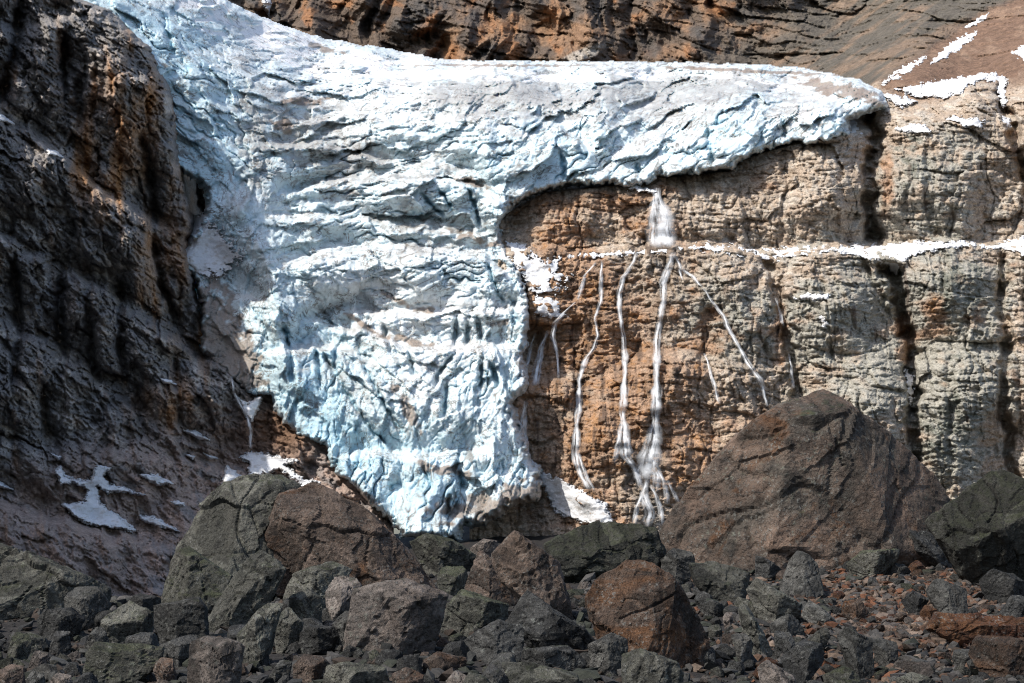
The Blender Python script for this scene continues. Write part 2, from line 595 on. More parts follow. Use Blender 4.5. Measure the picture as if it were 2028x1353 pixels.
me = grid_mesh('cliff', PX, PY, CL, M_CLIFF, keep, col)
tag(link('cliff', me), 'sunlit tan and grey layered rock cliff right of the glacier, crossed by waterfalls', kind='structure')

# ------------------------------------------------------------------ the mountain behind the glacier
PX, PY = grid(360, 2200, -70, 230, STEP)
f_far = rbf_fit([(360, 200, 1240), (360, -70, 1306), (520, 30, 1270), (640, 0, 1283), (700, 120, 1240), (760, -70, 1319), (880, 60, 1260), (900, 130, 1235), (1060, 130, 1230), (1060, -60, 1326), (1300, 130, 1230), (1240, 20, 1286), (1500, 140, 1220), (1500, -60, 1316), (1700, 150, 1080), (1760, 165, 985), (1700, 60, 1235), (1830, 160, 962), (1900, 80, 1110), (1900, -60, 1250), (2050, 0, 1150), (2050, 135, 955), (2200, 100, 955), (2200, -70, 1230), (1900, 230, 965), (1760, 230, 975), (1000, 230, 1150), (360, 230, 1200)])
D0 = f_far(PX, PY)
X0, Y0, Z0 = at(PX, PY, D0)
scr = sstep(-18, 14, PY - line_y([(360, 400), (1650, 400), (1740, 172), (1845, 92), (1960, 20), (2028, -20), (2200, -110)], PX) + 9 * fbm2(PX / 50, PY / 40, 3, 3))
screen_r = sstep(1380, 1640, PX + 0.9 * (PY - 60) + 60 * fbm2(X0 / 60, Z0 / 60, 3, 8))
butt = ridged2(X0 / 75 + 0.4 * pn2(X0 / 60, Z0 / 50, 2), Z0 / 190 + 0.25 * X0 / 75, 3, 63)
D0 = D0 - (1 - screen_r) * 58 * butt - 12 * (1 - 0.8 * scr) * fbm2(X0 / 40, Z0 / 40, 3, 67)
D0 = D0 - (1 - screen_r) * 14 * ridged2(X0 / 17 + 0.5 * pn2(X0 / 20, Z0 / 24, 4), Z0 / 70, 3, 69)
for cx, cy, w, dep in ((690, 60, 40, 30), (880, 100, 26, 26), (560, 60, 22, -20), (620, 40, 30, -26), (930, 90, 36, -22), (1010, 60, 40, 18), (1270, 90, 30, 14), (1230, 20, 60, -20), (1400, 60, 34, -14), (800, 60, 40, -10), (740, 90, 30, -16)):
    D0 = D0 + dep * blob(PX, PY, cx, cy, w, 70, -8)
dd = brickrock(X0 * 0.8 + Z0 * 0.25, Z0, 23, [(30, 22, 10, 2.5), (12, 8, 6, 2.0), (4.8, 3.2, 2.8, 0.9)], 1.2, 0.35)
diag = ridged2((X0 * 0.55 + Z0 * 0.85) / 60, (Z0 * 0.55 - X0 * 0.85) / 9, 3, 71)
FAR = D0 - (1 - 0.6 * scr) * ((1 - 0.2 * screen_r) * dd + 3.5 * screen_r * diag) - 0.8 * fbm2(X0 / 4, Z0 / 3, 3, 73)
F_FAR = Field(PX, PY, FAR)
n1 = fbm2(X0 / 60, Z0 / 50, 4, 75)
n2 = fbm2(X0 / 14, Z0 / 22, 4, 79)
col = np.zeros(PX.shape + (3,), F32) + np.array((0.14, 0.105, 0.08), F32)
col = lerp_col(col, (0.27, 0.165, 0.10), sstep(0.05, 0.6, n1 + 0.6 * n2 + 0.35 * blob(PX, PY, 1130, 60, 260, 120) - 0.45 * blob(PX, PY, 780, 60, 130, 90)))
col = lerp_col(col, (0.34, 0.16, 0.07), 0.7 * sstep(0.35, 0.8, n2 + 0.4 * blob(PX, PY, 960, 60, 120, 60) + 0.35 * blob(PX, PY, 640, 30, 40, 40)))
col = lerp_col(col, (0.085, 0.08, 0.075), 0.8 * sstep(0.1, 0.6, fbm2(X0 / 22, Z0 / 34, 3, 83) + 0.3 * blob(PX, PY, 760, 70, 150, 80)))
g = lerp_col(np.zeros(PX.shape + (3,), F32) + np.array((0.125, 0.11, 0.09), F32), (0.22, 0.16, 0.115), sstep(0.0, 0.7, n1 + 0.9 * fbm2((X0 * 0.8 + Z0) / 60, (Z0 - X0 * 0.8) / 9, 3, 85)))
col = col + (g - col) * screen_r[..., None]
col = lerp_col(col, (0.20, 0.125, 0.085), scr)
col = lerp_col(col, (0.27, 0.18, 0.125), scr * sstep(0.1, 0.6, n2))
col = lerp_col(col, (0.40, 0.36, 0.31), 0.9 * sstep(0.45, 0.8, blob(PX, PY, 1160, 105, 70, 14, -22) + 0.3 * n2))
me = grid_mesh('mountain', PX, PY, FAR, M_FAR, None, col)
tag(link('mountain', me), 'brown banded mountain face and scree slope behind the glacier', kind='structure')

# ------------------------------------------------------------------ the shaded mountainside on the left
PX, PY = grid(-170, 780, -34, 1270, STEP)
f_left = rbf_fit([(-170, -70, 700), (0, -70, 745), (120, -60, 800), (160, 30, 805), (260, 90, 815), (330, 200, 822), (355, 330, 836), (370, 440, 842), (200, 150, 790), (60, 120, 752), (0, 230, 722), (-170, 230, 650),
                  (100, 300, 742), (200, 380, 765), (320, 470, 822), (385, 560, 842), (400, 660, 842), (250, 560, 770), (100, 480, 715), (0, 480, 690), (-170, 500, 620), (300, 680, 778), (470, 780, 832), (380, 760, 790), (200, 740, 735), (60, 720, 690), (-170, 720, 600),
                  (500, 900, 812), (560, 830, 828), (640, 900, 806), (700, 960, 792), (780, 1040, 778), (400, 900, 770), (250, 900, 715), (80, 900, 665), (-170, 900, 570), (500, 1000, 760), (350, 1000, 712), (150, 1000, 655), (0, 1000, 620), (350, 1120, 655), (200, 1120, 610), (0, 1150, 560), (-170, 1150, 520), (600, 1100, 740), (780, 1150, 720), (350, 1260, 600), (0, 1260, 520), (780, 1260, 640), (600, 700, 850), (600, 400, 875), (500, 100, 900), (780, 500, 900), (780, 800, 850)])
D0 = f_left(PX, PY)
D0 = 842 - (842 - D0) * np.where(D0 < 842, 0.62, 1.0)
X0, Y0, Z0 = at(PX, PY, D0)
S = PX * 0.21 + 0.1 * Y0                                    # along the face
LEDGES = [  # dipping ledges: line, metres set back above it
    ([(-170, 130), (0, 235), (60, 262), (150, 330), (230, 400), (330, 452)], 26), ([(-170, 400), (0, 470), (90, 520), (230, 585), (300, 640), (420, 720)], 24),
    ([(-170, 600), (0, 640), (120, 690), (250, 800), (330, 850)], 16), ([(-170, 840), (0, 870), (150, 890), (300, 905), (450, 930)], 18),
    ([(-170, 980), (0, 1000), (110, 1030), (200, 1060), (330, 1085)], 22), ([(-170, 20), (60, 60), (140, 30), (200, 10)], 14), ([(120, 150), (240, 110), (330, 190)], 10)]
for pts, A in LEDGES:
    xs = [a for a, _ in pts]
    ln = line_y(pts, PX) + 11 * fbm2(PX / 46, PY / 90, 3, int(A))
    fd = sstep(max(xs) + 60, max(xs) - 30, PX) * sstep(min(xs) - 1, min(xs) + 20, PX)
    D0 = D0 + A * fd * (sig((ln - PY) / 5.0) - sstep(0, 170, ln - PY))
for pts, w, dep in [([(40, -60), (38, 60), (20, 130), (0, 200)], 10, 30), ([(130, 60), (125, 130), (128, 190)], 6, 22), ([(25, 500), (38, 640), (30, 760)], 9, 20), ([(120, 540), (118, 640), (128, 720)], 10, 24),
                    ([(170, 520), (176, 640), (190, 760)], 8, 16), ([(240, 560), (236, 660), (250, 760)], 8, 18), ([(300, 470), (320, 560), (350, 640)], 8, 22), ([(280, 260), (300, 340), (310, 440)], 8, 18), ([(160, 150), (158, 260)], 9, 16), ([(345, 700), (360, 860)], 7, 9), ([(270, 760), (285, 860)], 8, 12), ([(80, 760), (95, 900)], 8, 14), ([(390, 340), (392, 440)], 12, 30)]:
    ys = [b for _, b in pts]
    dx = PX + 5 * fbm2(PX / 30, PY / 24, 3, 5) - line_x(pts, PY)
    fd = sstep(min(ys) - 20, min(ys) + 30, PY) * sstep(max(ys) + 30, max(ys) - 30, PY)
    D0 = D0 + 0.8 * dep * fd * (np.exp(-(dx / w) ** 2) + 0.5 * np.exp(-(dx / (3 * w)) ** 2))
D0 = D0 - 16 * fbm2(S / 42, Z0 / 40, 3, 91) - 8 * ridged2(S / 17 + 0.6 * pn2(S / 18, Z0 / 20, 4) + 0.25 * Z0 / 27, Z0 / 52, 3, 95)
Zd = Z0 + 0.42 * S
dd = brickrock(S * 1.3, Zd, 43, [(17, 12, 9, 2.2), (6.5, 4.2, 5.0, 1.8), (2.6, 1.7, 2.8, 0.8)], 0.9, 0.0)
low = sstep(820, 960, PY + 0.25 * (PX - 250))
LEFT = D0 - dd * (1 - 0.5 * low) - 1.6 * fbm2(S / 3, Zd / 1.8, 3, 101, 0.6)
F_LEFT = Field(PX, PY, LEFT)
F_LEFT_S = Field(PX, PY, blur(LEFT, 4))
n1 = fbm2(S / 45, Z0 / 40, 4, 103)
n2 = fbm2(S / 10, Zd / 7, 4, 107)
n4 = fbm2(S / 9, Z0 / 42, 4, 109)
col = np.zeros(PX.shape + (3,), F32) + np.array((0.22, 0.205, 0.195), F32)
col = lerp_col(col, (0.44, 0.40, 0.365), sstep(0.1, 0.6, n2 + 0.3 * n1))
brown = np.clip(0.9 * blob(PX, PY, 230, 320, 110, 130) + blob(PX, PY, 350, 560, 55, 130, -10) + 0.45 * blob(PX, PY, 280, 120, 120, 100) + 0.5 * blob(PX, PY, 330, 800, 140, 80), 0, 1)
col = lerp_col(col, (0.35, 0.235, 0.16), 0.9 * sstep(0.3, 0.9, brown + 0.7 * n4 + 0.2 * n2))
col = lerp_col(col, (0.38, 0.185, 0.07), 0.85 * sstep(0.85, 1.35, brown + 0.95 * n4))
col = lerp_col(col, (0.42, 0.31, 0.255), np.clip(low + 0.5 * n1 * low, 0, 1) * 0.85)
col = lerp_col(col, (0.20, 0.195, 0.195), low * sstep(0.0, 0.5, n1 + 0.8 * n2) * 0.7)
col = lerp_col(col, (0.19, 0.115, 0.075), np.clip(1.2 * blob(PX, PY, 560, 850, 90, 60), 0, 1))
LEFT_SIL = [(60, -80), (120, -2), (165, 2), (215, 20), (245, 55), (285, 95), (330, 190), (338, 250), (350, 330), (366, 400), (376, 440), (345, 455), (352, 480), (372, 540), (396, 640), (405, 700), (470, 770), (520, 800), (600, 830), (700, 900), (800, 980)]
lx = np.interp(PY, [-80, -2, 20, 55, 95, 190, 250, 330, 400, 440, 456, 480, 540, 640, 700, 770, 800, 2000], [70, 150, 205, 240, 285, 330, 338, 350, 366, 376, 372, 366, 374, 398, 420, 480, 2000, 2000]) + 4 * fbm2(PX / 20, PY / 16, 3, 6)
over = PX - lx
LEFT = LEFT + np.where(over > -10, 1.2 * (np.clip(over + 10, 0, 40)) ** 1.6 / 4, 0)
F_LEFT.D = LEFT
F_LEFT_S.D = blur(LEFT, 4)
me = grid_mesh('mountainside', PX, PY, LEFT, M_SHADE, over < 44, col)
tag(link('mountainside', me), 'dark shaded rock mountainside rising left of the glacier', kind='structure')
# ------------------------------------------------------------------ the glacier
ICE = [(60, -60), (120, -5), (180, 18), (235, 55), (280, 95), (318, 180), (330, 250), (345, 330), (392, 352), (412, 380), (410, 425), (380, 470), (350, 520), (385, 545), (398, 600), (400, 690), (430, 735), (475, 765), (510, 790), (535, 782), (545, 815), (580, 858), (640, 882), (656, 925), (690, 955), (740, 1005), (790, 1045), (800, 1062), (905, 1066), (918, 1040), (960, 1036), (1010, 1000), (1065, 985), (1068, 935), (1048, 905), (1040, 870), (1028, 845), (1012, 800), (1046, 762), (1032, 705), (1046, 650), (1045, 600), (1038, 560), (1018, 520), (1000, 490), (986, 450), (996, 425), (1020, 402), (1075, 375), (1130, 366), (1190, 362), (1240, 368), (1290, 366), (1302, 350), (1380, 343), (1450, 335), (1478, 312), (1540, 292), (1570, 284), (1640, 284), (1682, 266), (1676, 236), (1720, 220), (1752, 208), (1742, 184), (1700, 164), (1600, 142), (1500, 134), (1400, 130), (1250, 128), (1100, 127), (980, 126), (880, 124), (780, 104), (650, 84), (560, 56), (480, 22), (420, -8), (380, -60)]
PX, PY = grid(80, 1790, -50, 1080, STEP)
SD = poly_sd(PX, PY, ICE)
f_ice = rbf_fit([(850, 210, 906), (850, 180, 926), (910, 170, 925), (800, 200, 914), (800, 240, 900), (860, 240, 894), (760, 160, 948), (900, 210, 902), (1050, 160, 945), (620, 160, 945), (650, 240, 905), (1150, 160, 965), (1150, 220, 905), (1400, 150, 990), (1600, 155, 975), (640, 130, 985), (940, 145, 965), (840, 130, 1010), (1600, 220, 884), (1400, 190, 915), (60, -60, 880), (200, 20, 856), (300, 100, 868), (350, 30, 902), (400, 100, 896), (430, 40, 938), (520, 60, 1000), (650, 95, 1040), (800, 115, 1080), (480, 130, 910), (560, 130, 938), (700, 140, 970), (370, 200, 874), (430, 250, 876), (400, 340, 862),
                 (560, 220, 900), (700, 200, 925), (850, 150, 950), (900, 130, 1040), (1100, 140, 1000), (1000, 160, 940), (950, 210, 900), (1050, 200, 905), (960, 260, 882), (1050, 290, 876), (1100, 350, 873), (1000, 400, 866), (1200, 330, 876), (1200, 260, 884), (1200, 190, 925), (1300, 138, 1010), (1300, 330, 877), (1400, 320, 878), (1400, 240, 884), (1450, 170, 935), (1550, 145, 990), (1500, 280, 878), (1480, 200, 892), (1600, 265, 878), (1640, 200, 884), (1670, 250, 880), (1700, 180, 920), (1740, 195, 905), (1700, 215, 888),
                 (600, 300, 888), (750, 290, 885), (860, 300, 879), (500, 330, 868), (450, 430, 856), (550, 430, 862), (700, 420, 864), (850, 420, 862), (950, 430, 858), (420, 490, 858), (520, 500, 846), (650, 520, 848), (800, 520, 846), (930, 540, 840), (1010, 540, 838), (430, 600, 846), (540, 620, 830), (650, 640, 834), (800, 630, 832), (950, 640, 826), (1030, 640, 826), (430, 710, 838), (520, 720, 822), (620, 760, 812), (720, 760, 812), (850, 750, 812), (1000, 760, 812), (560, 820, 818), (650, 860, 804), (800, 860, 798), (950, 860, 798), (1020, 880, 804), (720, 960, 790), (850, 960, 786), (980, 960, 790), (1050, 950, 797), (820, 1050, 778), (930, 1040, 784), (760, 1020, 784)])
D0 = f_ice(PX, PY)
X0, Y0, Z0 = at(PX, PY, D0)


def stretched(a_deg, lam, stretch, octs, seed, warp=0.35):
    c, s = math.cos(R(a_deg)), math.sin(R(a_deg))
    a = X0 * c + Z0 * s
    b = -X0 * s + Z0 * c
    w = warp * pn2(X0 / (lam * 1.8), Z0 / (lam * 1.8), seed + 50)
    return ridged2(a / (lam * stretch) + w * 0.6, b / lam + w, octs, seed)


wv = blob(PX, PY, 620, 790, 130, 170) + blob(PX, PY, 860, 985, 210, 80) + blob(PX, PY, 985, 740, 60, 170) + 0.7 * blob(PX, PY, 720, 880, 160, 120) + 0.6 * blob(PX, PY, 480, 480, 90, 130)
wh = blob(PX, PY, 750, 290, 220, 170) + blob(PX, PY, 800, 500, 210, 110) + 0.5 * blob(PX, PY, 830, 640, 150, 90) + 0.5 * blob(PX, PY, 700, 130, 240, 60)
wb = blob(PX, PY, 300, 130, 150, 190, 40) + blob(PX, PY, 430, 330, 80, 140) + blob(PX, PY, 640, 620, 120, 110) + 0.9 * blob(PX, PY, 730, 760, 100, 150) + 0.5 * blob(PX, PY, 450, 680, 60, 120)
wf = blob(PX, PY, 980, 190, 170, 60) + blob(PX, PY, 1330, 230, 330, 90) + 0.8 * blob(PX, PY, 1080, 320, 120, 80) + 0.4 * blob(PX, PY, 900, 820, 90, 120)
ws = wv + wh + wb + wf + 0.05
fields = 0
fine = 0


def rot(a_deg, sx, sz, warp, seed):
    c_, s_ = math.cos(R(a_deg)), math.sin(R(a_deg))
    w1 = warp * pn2(X0 / 16, Z0 / 16, seed) + 0.4 * warp * pn2(X0 / 5, Z0 / 5, seed + 1)
    w2 = warp * pn2(X0 / 16, Z0 / 16, seed + 2) + 0.4 * warp * pn2(X0 / 5, Z0 / 5, seed + 3)
    return ((X0 + w1) * c_ + (Z0 + w2) * s_) / sx, (-(X0 + w1) * s_ + (Z0 + w2) * c_) / sz


cuts = 0
for w, ang, sd in ((wv, 82, 1), (wh, 5, 2), (wb, -48, 3), (wf, 40, 4)):
    u1, v1 = rot(ang, 26, 10, 4.0, 300 + sd)
    h1, e1 = blocks2(u1, v1, 11 + sd, 1.6)
    u2, v2 = rot(ang + 9, 10, 3.6, 2.5, 310 + sd)
    h2, e2 = blocks2(u2, v2, 17 + sd, 1.5)
    u3, v3 = rot(ang - 7, 4.0, 1.5, 1.2, 320 + sd)
    h3, e3 = blocks2(u3, v3, 23 + sd, 1.4)
    nc = pn2(*rot(ang, 60, 9, 5.0, 330 + sd), 340 + sd)
    nc2 = pn2(*rot(ang - 5, 26, 4.5, 3.0, 334 + sd), 344 + sd)
    ct = np.maximum(np.exp(-np.abs(nc) / 0.035) * sstep(-0.15, 0.25, pn2(X0 / 22, Z0 / 22, 350 + sd)), 0.55 * np.exp(-np.abs(nc2) / 0.04) * sstep(-0.1, 0.25, pn2(X0 / 13, Z0 / 13, 354 + sd)))
    fields = fields + (w / ws) * (7.5 * h1 + 3.0 * stretched(ang, 17, 2.6, 2, 110 + sd))
    fine = fine + (w / ws) * (2.6 * h2 + 0.7 * h3 + 0.3 * stretched(ang + 4, 1.9, 3.0, 2, 140 + sd))
    cuts = cuts + (w / ws) * ct
calm = np.clip(blob(PX, PY, 700, 120, 170, 22, 12) + blob(PX, PY, 560, 90, 110, 30, 30) + blob(PX, PY, 1150, 150, 260, 12) + 0.9 * blob(PX, PY, 1545, 178, 80, 12, 10) + blob(PX, PY, 400, 20, 60, 30, 40) + 0.9 * blob(PX, PY, 385, 480, 60, 40) + blob(PX, PY, 800, 190, 24, 30, -30), 0, 1)
calm = np.clip(calm * 1.5, 0, 1) * sstep(0.45, 0.1, fbm2(PX / 70, PY / 16, 3, 155) + 0.15)
shelf = sstep(45, 5, SD) * (PY < 240) * sstep(420, 520, PX)
REL = (1 - 0.75 * calm) * (fields + fine * (0.3 + 0.95 * sstep(-0.25, 0.3, fbm2(X0 / 40, Z0 / 30, 3, 157))) - 6.5 * cuts + 0.35 * ridged2(X0 / 3, Z0 / 2.6, 2, 152, 0.6)) + 3.5 * fbm2(X0 / 38, Z0 / 34, 3, 150)
STEPS = [  # edges of ice steps: the ice lies further back above each line
    ([(560, 196), (620, 172), (700, 160), (760, 152), (835, 172)], 9, 5), ([(820, 172), (850, 160), (900, 146), (1010, 152), (1022, 172), (1060, 166), (1100, 166), (1112, 192)], 11, 5),
    ([(590, 240), (700, 222), (800, 246), (880, 240), (962, 226), (1010, 232), (1050, 228), (1090, 246), (1130, 264), (1185, 312)], 9, 4),
    ([(540, 290), (650, 284), (760, 318), (870, 326), (955, 345)], 10, 6), ([(560, 385), (640, 360), (760, 350), (860, 352), (930, 364), (985, 398)], 14, 4),
    ([(530, 432), (640, 428), (780, 440), (880, 452), (985, 474)], 10, 6), ([(560, 520), (660, 500), (720, 488), (850, 496), (960, 508), (1020, 560)], 13, 6),
    ([(600, 640), (700, 610), (800, 622), (900, 626), (1040, 608)], 9, 7), ([(640, 655), (720, 650), (800, 690), (900, 688), (1030, 690)], 12, 6),
    ([(520, 700), (600, 690), (680, 690), (740, 720)], 9, 5), ([(1200, 262), (1300, 210), (1450, 190), (1460, 170), (1560, 196), (1640, 208), (1680, 225)], 11, 5), ([(1040, 200), (1180, 190), (1340, 170), (1440, 176)], 7, 5), ([(1180, 350), (1280, 270), (1340, 262), (1450, 290)], 8, 6),
    ([(660, 905), (760, 895), (860, 905), (960, 895)], 8, 7), ([(500, 150), (560, 158), (640, 150)], 7, 5), ([(420, 560), (480, 590), (530, 600)], 6, 6)]
for k, (pts, A, w) in enumerate(STEPS):
    xs = [a for a, _ in pts]
    ln = line_y(pts, PX) + 7 * fbm2(PX / 34, PY / 60, 3, 160 + k)
    fd = sstep(min(xs) - 25, min(xs) + 40, PX) * sstep(max(xs) + 25, max(xs) - 40, PX)
    D0 = D0 + 1.25 * A * fd * (sig((ln - PY) / (w * 0.5)) - sstep(0, 95, ln - PY))
SLITS = [[(832, 378), (850, 400), (882, 432)], [(866, 372), (888, 400), (898, 420)], [(922, 366), (938, 400), (950, 450)], [(926, 632), (926, 690)], [(944, 618), (952, 660), (956, 690)], [(808, 690), (818, 730), (826, 752)], [(966, 520), (978, 560), (996, 600)], [(1018, 590), (1022, 650)], [(900, 700), (868, 740), (862, 770)], [(885, 760), (880, 830)], [(955, 720), (950, 770)], [(972, 715), (986, 770)], [(912, 930), (918, 975)], [(575, 700), (578, 760)], [(625, 690), (636, 770)], [(665, 690), (660, 770)], [(560, 640), (575, 700), (570, 720)], [(890, 980), (885, 1030)], [(700, 960), (706, 1000)], [(720, 720), (760, 800), (800, 860)], [(640, 700), (700, 800), (760, 880)], [(905, 620), (900, 690)], [(760, 640), (775, 700)], [(240, 40), (262, 80)], [(330, 60), (345, 110)], [(1260, 320), (1268, 352)], [(1400, 250), (1412, 330)], [(1110, 300), (1120, 360)], [(1550, 230), (1556, 280)]]
slit = np.zeros(PX.shape)
for k, pts in enumerate(SLITS):
    ys = [b for _, b in pts]
    dx = PX + 4 * fbm2(PX / 14, PY / 14, 2, 170 + k) - line_x(pts, PY)
    fd = sstep(min(ys) - 4, min(ys) + 14, PY) * sstep(max(ys) + 4, max(ys) - 14, PY)
    slit = np.maximum(slit, fd * np.exp(-(dx / (3.2 + 1.5 * fd)) ** 2))
for pts, A, w in (([(505, 455), (540, 560), (548, 650), (600, 790)], 9, 26), ([(385, 100), (420, 250), (450, 340)], 6, 40), ([(958, 226), (962, 330), (985, 400), (1000, 470)], 7, 22), ([(470, 380), (478, 450)], 8, 26), ([(1150, 300), (1230, 350)], -4, 30)):
    ys = [b for _, b in pts]
    dx = PX + 6 * fbm2(PX / 30, PY / 30, 3, 181) - line_x(pts, PY)
    fd = sstep(min(ys) - 10, min(ys) + 30, PY) * sstep(max(ys) + 10, max(ys) - 40, PY)
    D0 = D0 - A * fd * np.exp(-(np.abs(dx) / w) ** 1.5)
relw = 0.9 - 0.2 * shelf
D1 = D0 - REL * relw + 6.5 * slit
ed = SD + (5 * fbm2(PX / 26, PY / 26, 3, 190) + 4 * fbm2(PX / 11, PY / 11, 2, 193) * (PY > 190)) * (1 - 0.45 * np.clip(shelf, 0, 1))
onrock = (PX > 985) & (PY > 205) | (PY > 780)
wd = np.where(onrock, 15.0, 9.0)
dv = np.where(onrock, 15.0, 12.0)
t = np.clip(ed / wd, 0, 1)
D1 = D1 + dv * (1 - np.sqrt(1 - (1 - t) ** 2)) + np.where(ed < 0, -ed * 2.2, 0)
ICED = D1
F_ICE = Field(PX, PY, ICED)
F_ICE_S = Field(PX, PY, blur(ICED, 4))
# snow, clean ice, blue ice, rock dirt
Xg, Yg, Zg = at(PX, PY, ICED)
flat = np.gradient(blur(ICED, 2), axis=0) * -1 / 0.45        # metres back per metre up: large on treads
tread = sstep(0.9, 2.6, flat)
n1 = fbm2(Xg / 26, Zg / 20, 4, 201)
n2 = fbm2(Xg / 6, Zg / 5, 4, 205)
col = np.zeros(PX.shape + (3,), F32) + np.array((0.58, 0.675, 0.71), F32)
blue = np.clip(0.8 * blob(PX, PY, 320, 90, 150, 120, 40) + blob(PX, PY, 620, 760, 100, 110) + 0.8 * blob(PX, PY, 720, 890, 150, 100) + 0.8 * blob(PX, PY, 410, 350, 70, 110) + 0.4 * blob(PX, PY, 1060, 310, 110, 70) + 0.6 * blob(PX, PY, 860, 990, 110, 50) + 0.5 * blob(PX, PY, 1440, 230, 70, 70), 0, 1)
col = lerp_col(col, (0.44, 0.64, 0.74), np.clip(blue * 0.9 + 0.5 * n1 * blue, 0, 1))
col = lerp_col(col, (0.25, 0.46, 0.56), np.clip(0.8 * slit + 0.75 * cuts + 0.5 * sstep(0.45, 0.9, n2 + 0.4 * blue), 0, 1) * (1 - calm))
white = np.clip(blob(PX, PY, 850, 610, 170, 80) + 0.6 * blob(PX, PY, 700, 560, 110, 60) + 0.6 * blob(PX, PY, 830, 760, 140, 90) + 0.4 * blob(PX, PY, 760, 230, 200, 40), 0, 1)
col = lerp_col(col, (0.70, 0.715, 0.72), np.clip(0.7 * white + 0.45 * tread + 0.4 * n1, 0, 1))
grime = np.clip(0.5 * blob(PX, PY, 1280, 200, 360, 70) + 0.75 * blob(PX, PY, 960, 190, 150, 40) + 0.7 * blob(PX, PY, 600, 260, 90, 70) + 0.5 * blob(PX, PY, 720, 330, 200, 60) + 0.5 * blob(PX, PY, 820, 470, 200, 40) + 0.5 * blob(PX, PY, 1350, 170, 200, 25) + 0.6 * blob(PX, PY, 500, 260, 40, 110) + 0.4 * blob(PX, PY, 700, 700, 110, 80, 45), 0, 1)
col = lerp_col(col, (0.33, 0.325, 0.315), np.clip(sstep(0.2, 0.9, 1.1 * grime + 0.55 * n2 + 0.3 * n1 + 0.12 * tread), 0, 1) * 0.8)
lines = 0
for w, ang, sd in ((wv, 78, 1), (wh, 4, 2), (wb, -50, 3), (wf, 38, 4)):
    lines = lines + (w / ws) * np.maximum(sstep(0.80, 0.97, stretched(ang, 4.5, 3.2, 1, 210 + sd, 0.9)) * sstep(0.0, 0.35, fbm2(Xg / 12, Zg / 12, 2, 215 + sd)), 0.8 * sstep(0.82, 0.98, stretched(ang - 14, 2.2, 3.6, 1, 220 + sd, 0.9)) * sstep(0.0, 0.3, fbm2(Xg / 9, Zg / 9, 2, 225 + sd)))
dirt = np.clip(1.1 * lines * (1 - 0.8 * calm), 0, 1)
col = lerp_col(col, (0.17, 0.155, 0.14), dirt * 0.92)
br = 0
for a in ((815, 676, 55, 8, 12), (834, 612, 26, 7, 8), (770, 588, 34, 6, 22), (700, 630, 60, 5, 32), (990, 640, 24, 8, 0), (425, 630, 42, 110, -8), (455, 700, 40, 50, 0), (470, 730, 55, 40, 30), (960, 1005, 120, 26, -8), (1040, 985, 50, 30, -20), (640, 96, 40, 6, 14), (1640, 176, 70, 14, 14), (1710, 186, 50, 10, 20), (880, 930, 60, 10, 12), (560, 250, 30, 14, 0), (800, 800, 12, 60, -30), (600, 200, 50, 8, 0), (930, 360, 36, 10, 20), (930, 470, 60, 8, 14), (1000, 130, 160, 2.5, 0), (1470, 140, 160, 4, 3), (560, 860, 40, 16, 30), (720, 980, 50, 10, 40)):
    br = br + blob(PX, PY, a[0], a[1], a[2], a[3], a[4])
br = np.clip(sstep(0.28, 0.7, br + 0.75 * n2 * sstep(0.02, 0.3, br)), 0, 1)
col = lerp_col(col, (0.24, 0.175, 0.13), br * 0.82)
snowz = np.clip(sstep(0.35, 0.7, calm + 0.25 * n2 - 0.5 * sstep(0.2, 0.6, fbm2(Xg / 40, Yg / 8, 3, 230))), 0, 1)
col = lerp_col(col, (0.82, 0.82, 0.83), snowz * (1 - 0.9 * br))
rimd = sstep(16, 0, ed) * onrock * sstep(-0.2, 0.5, n2 + n1)
col = lerp_col(col, (0.36, 0.32, 0.28), 0.5 * rimd)
glacier = bpy.data.objects.new('glacier', None)
scene.collection.objects.link(glacier)
glacier.location = (-60, 780, 0)
tag(glacier, 'hanging glacier of blue and white crevassed ice spilling down the rock wall', 'glacier')


def ice_part(name, keep):
    me = grid_mesh(name, PX, PY, ICED, M_ICE, keep, col)
    me.transform(__import__('mathutils').Matrix.Translation((60, -780, 0)))
    return link(name, me, glacier)


KEEP = ed > -7
mid = line_y([(80, 560), (480, 470), (560, 430), (985, 470), (1040, 300), (1790, 300)], PX)
wing = PX > line_x([(958, -60), (958, 226), (962, 330), (985, 400), (988, 480), (988, 1100)], PY)
j1 = PY <= mid
# the parts share their border vertices
def grow(m):
    g = m.copy()
    g[1:, :] |= m[:-1, :]
    g[:, 1:] |= m[:, :-1]
    g[1:, 1:] |= m[:-1, :-1]
    return g


up = wing & (PY < 470)
upper = ~up & j1
tongue = ~up & ~j1
for nm, m, lab in (('ice_shelf', up, 'ice shelf overhanging the waterfall cliff'), ('icefall', upper, 'stepped upper icefall with snowy treads'), ('ice_tongue', tongue, 'steep blue and white tongue with vertical crevasses')):
    tag(ice_part(nm, KEEP & grow(m)), lab)
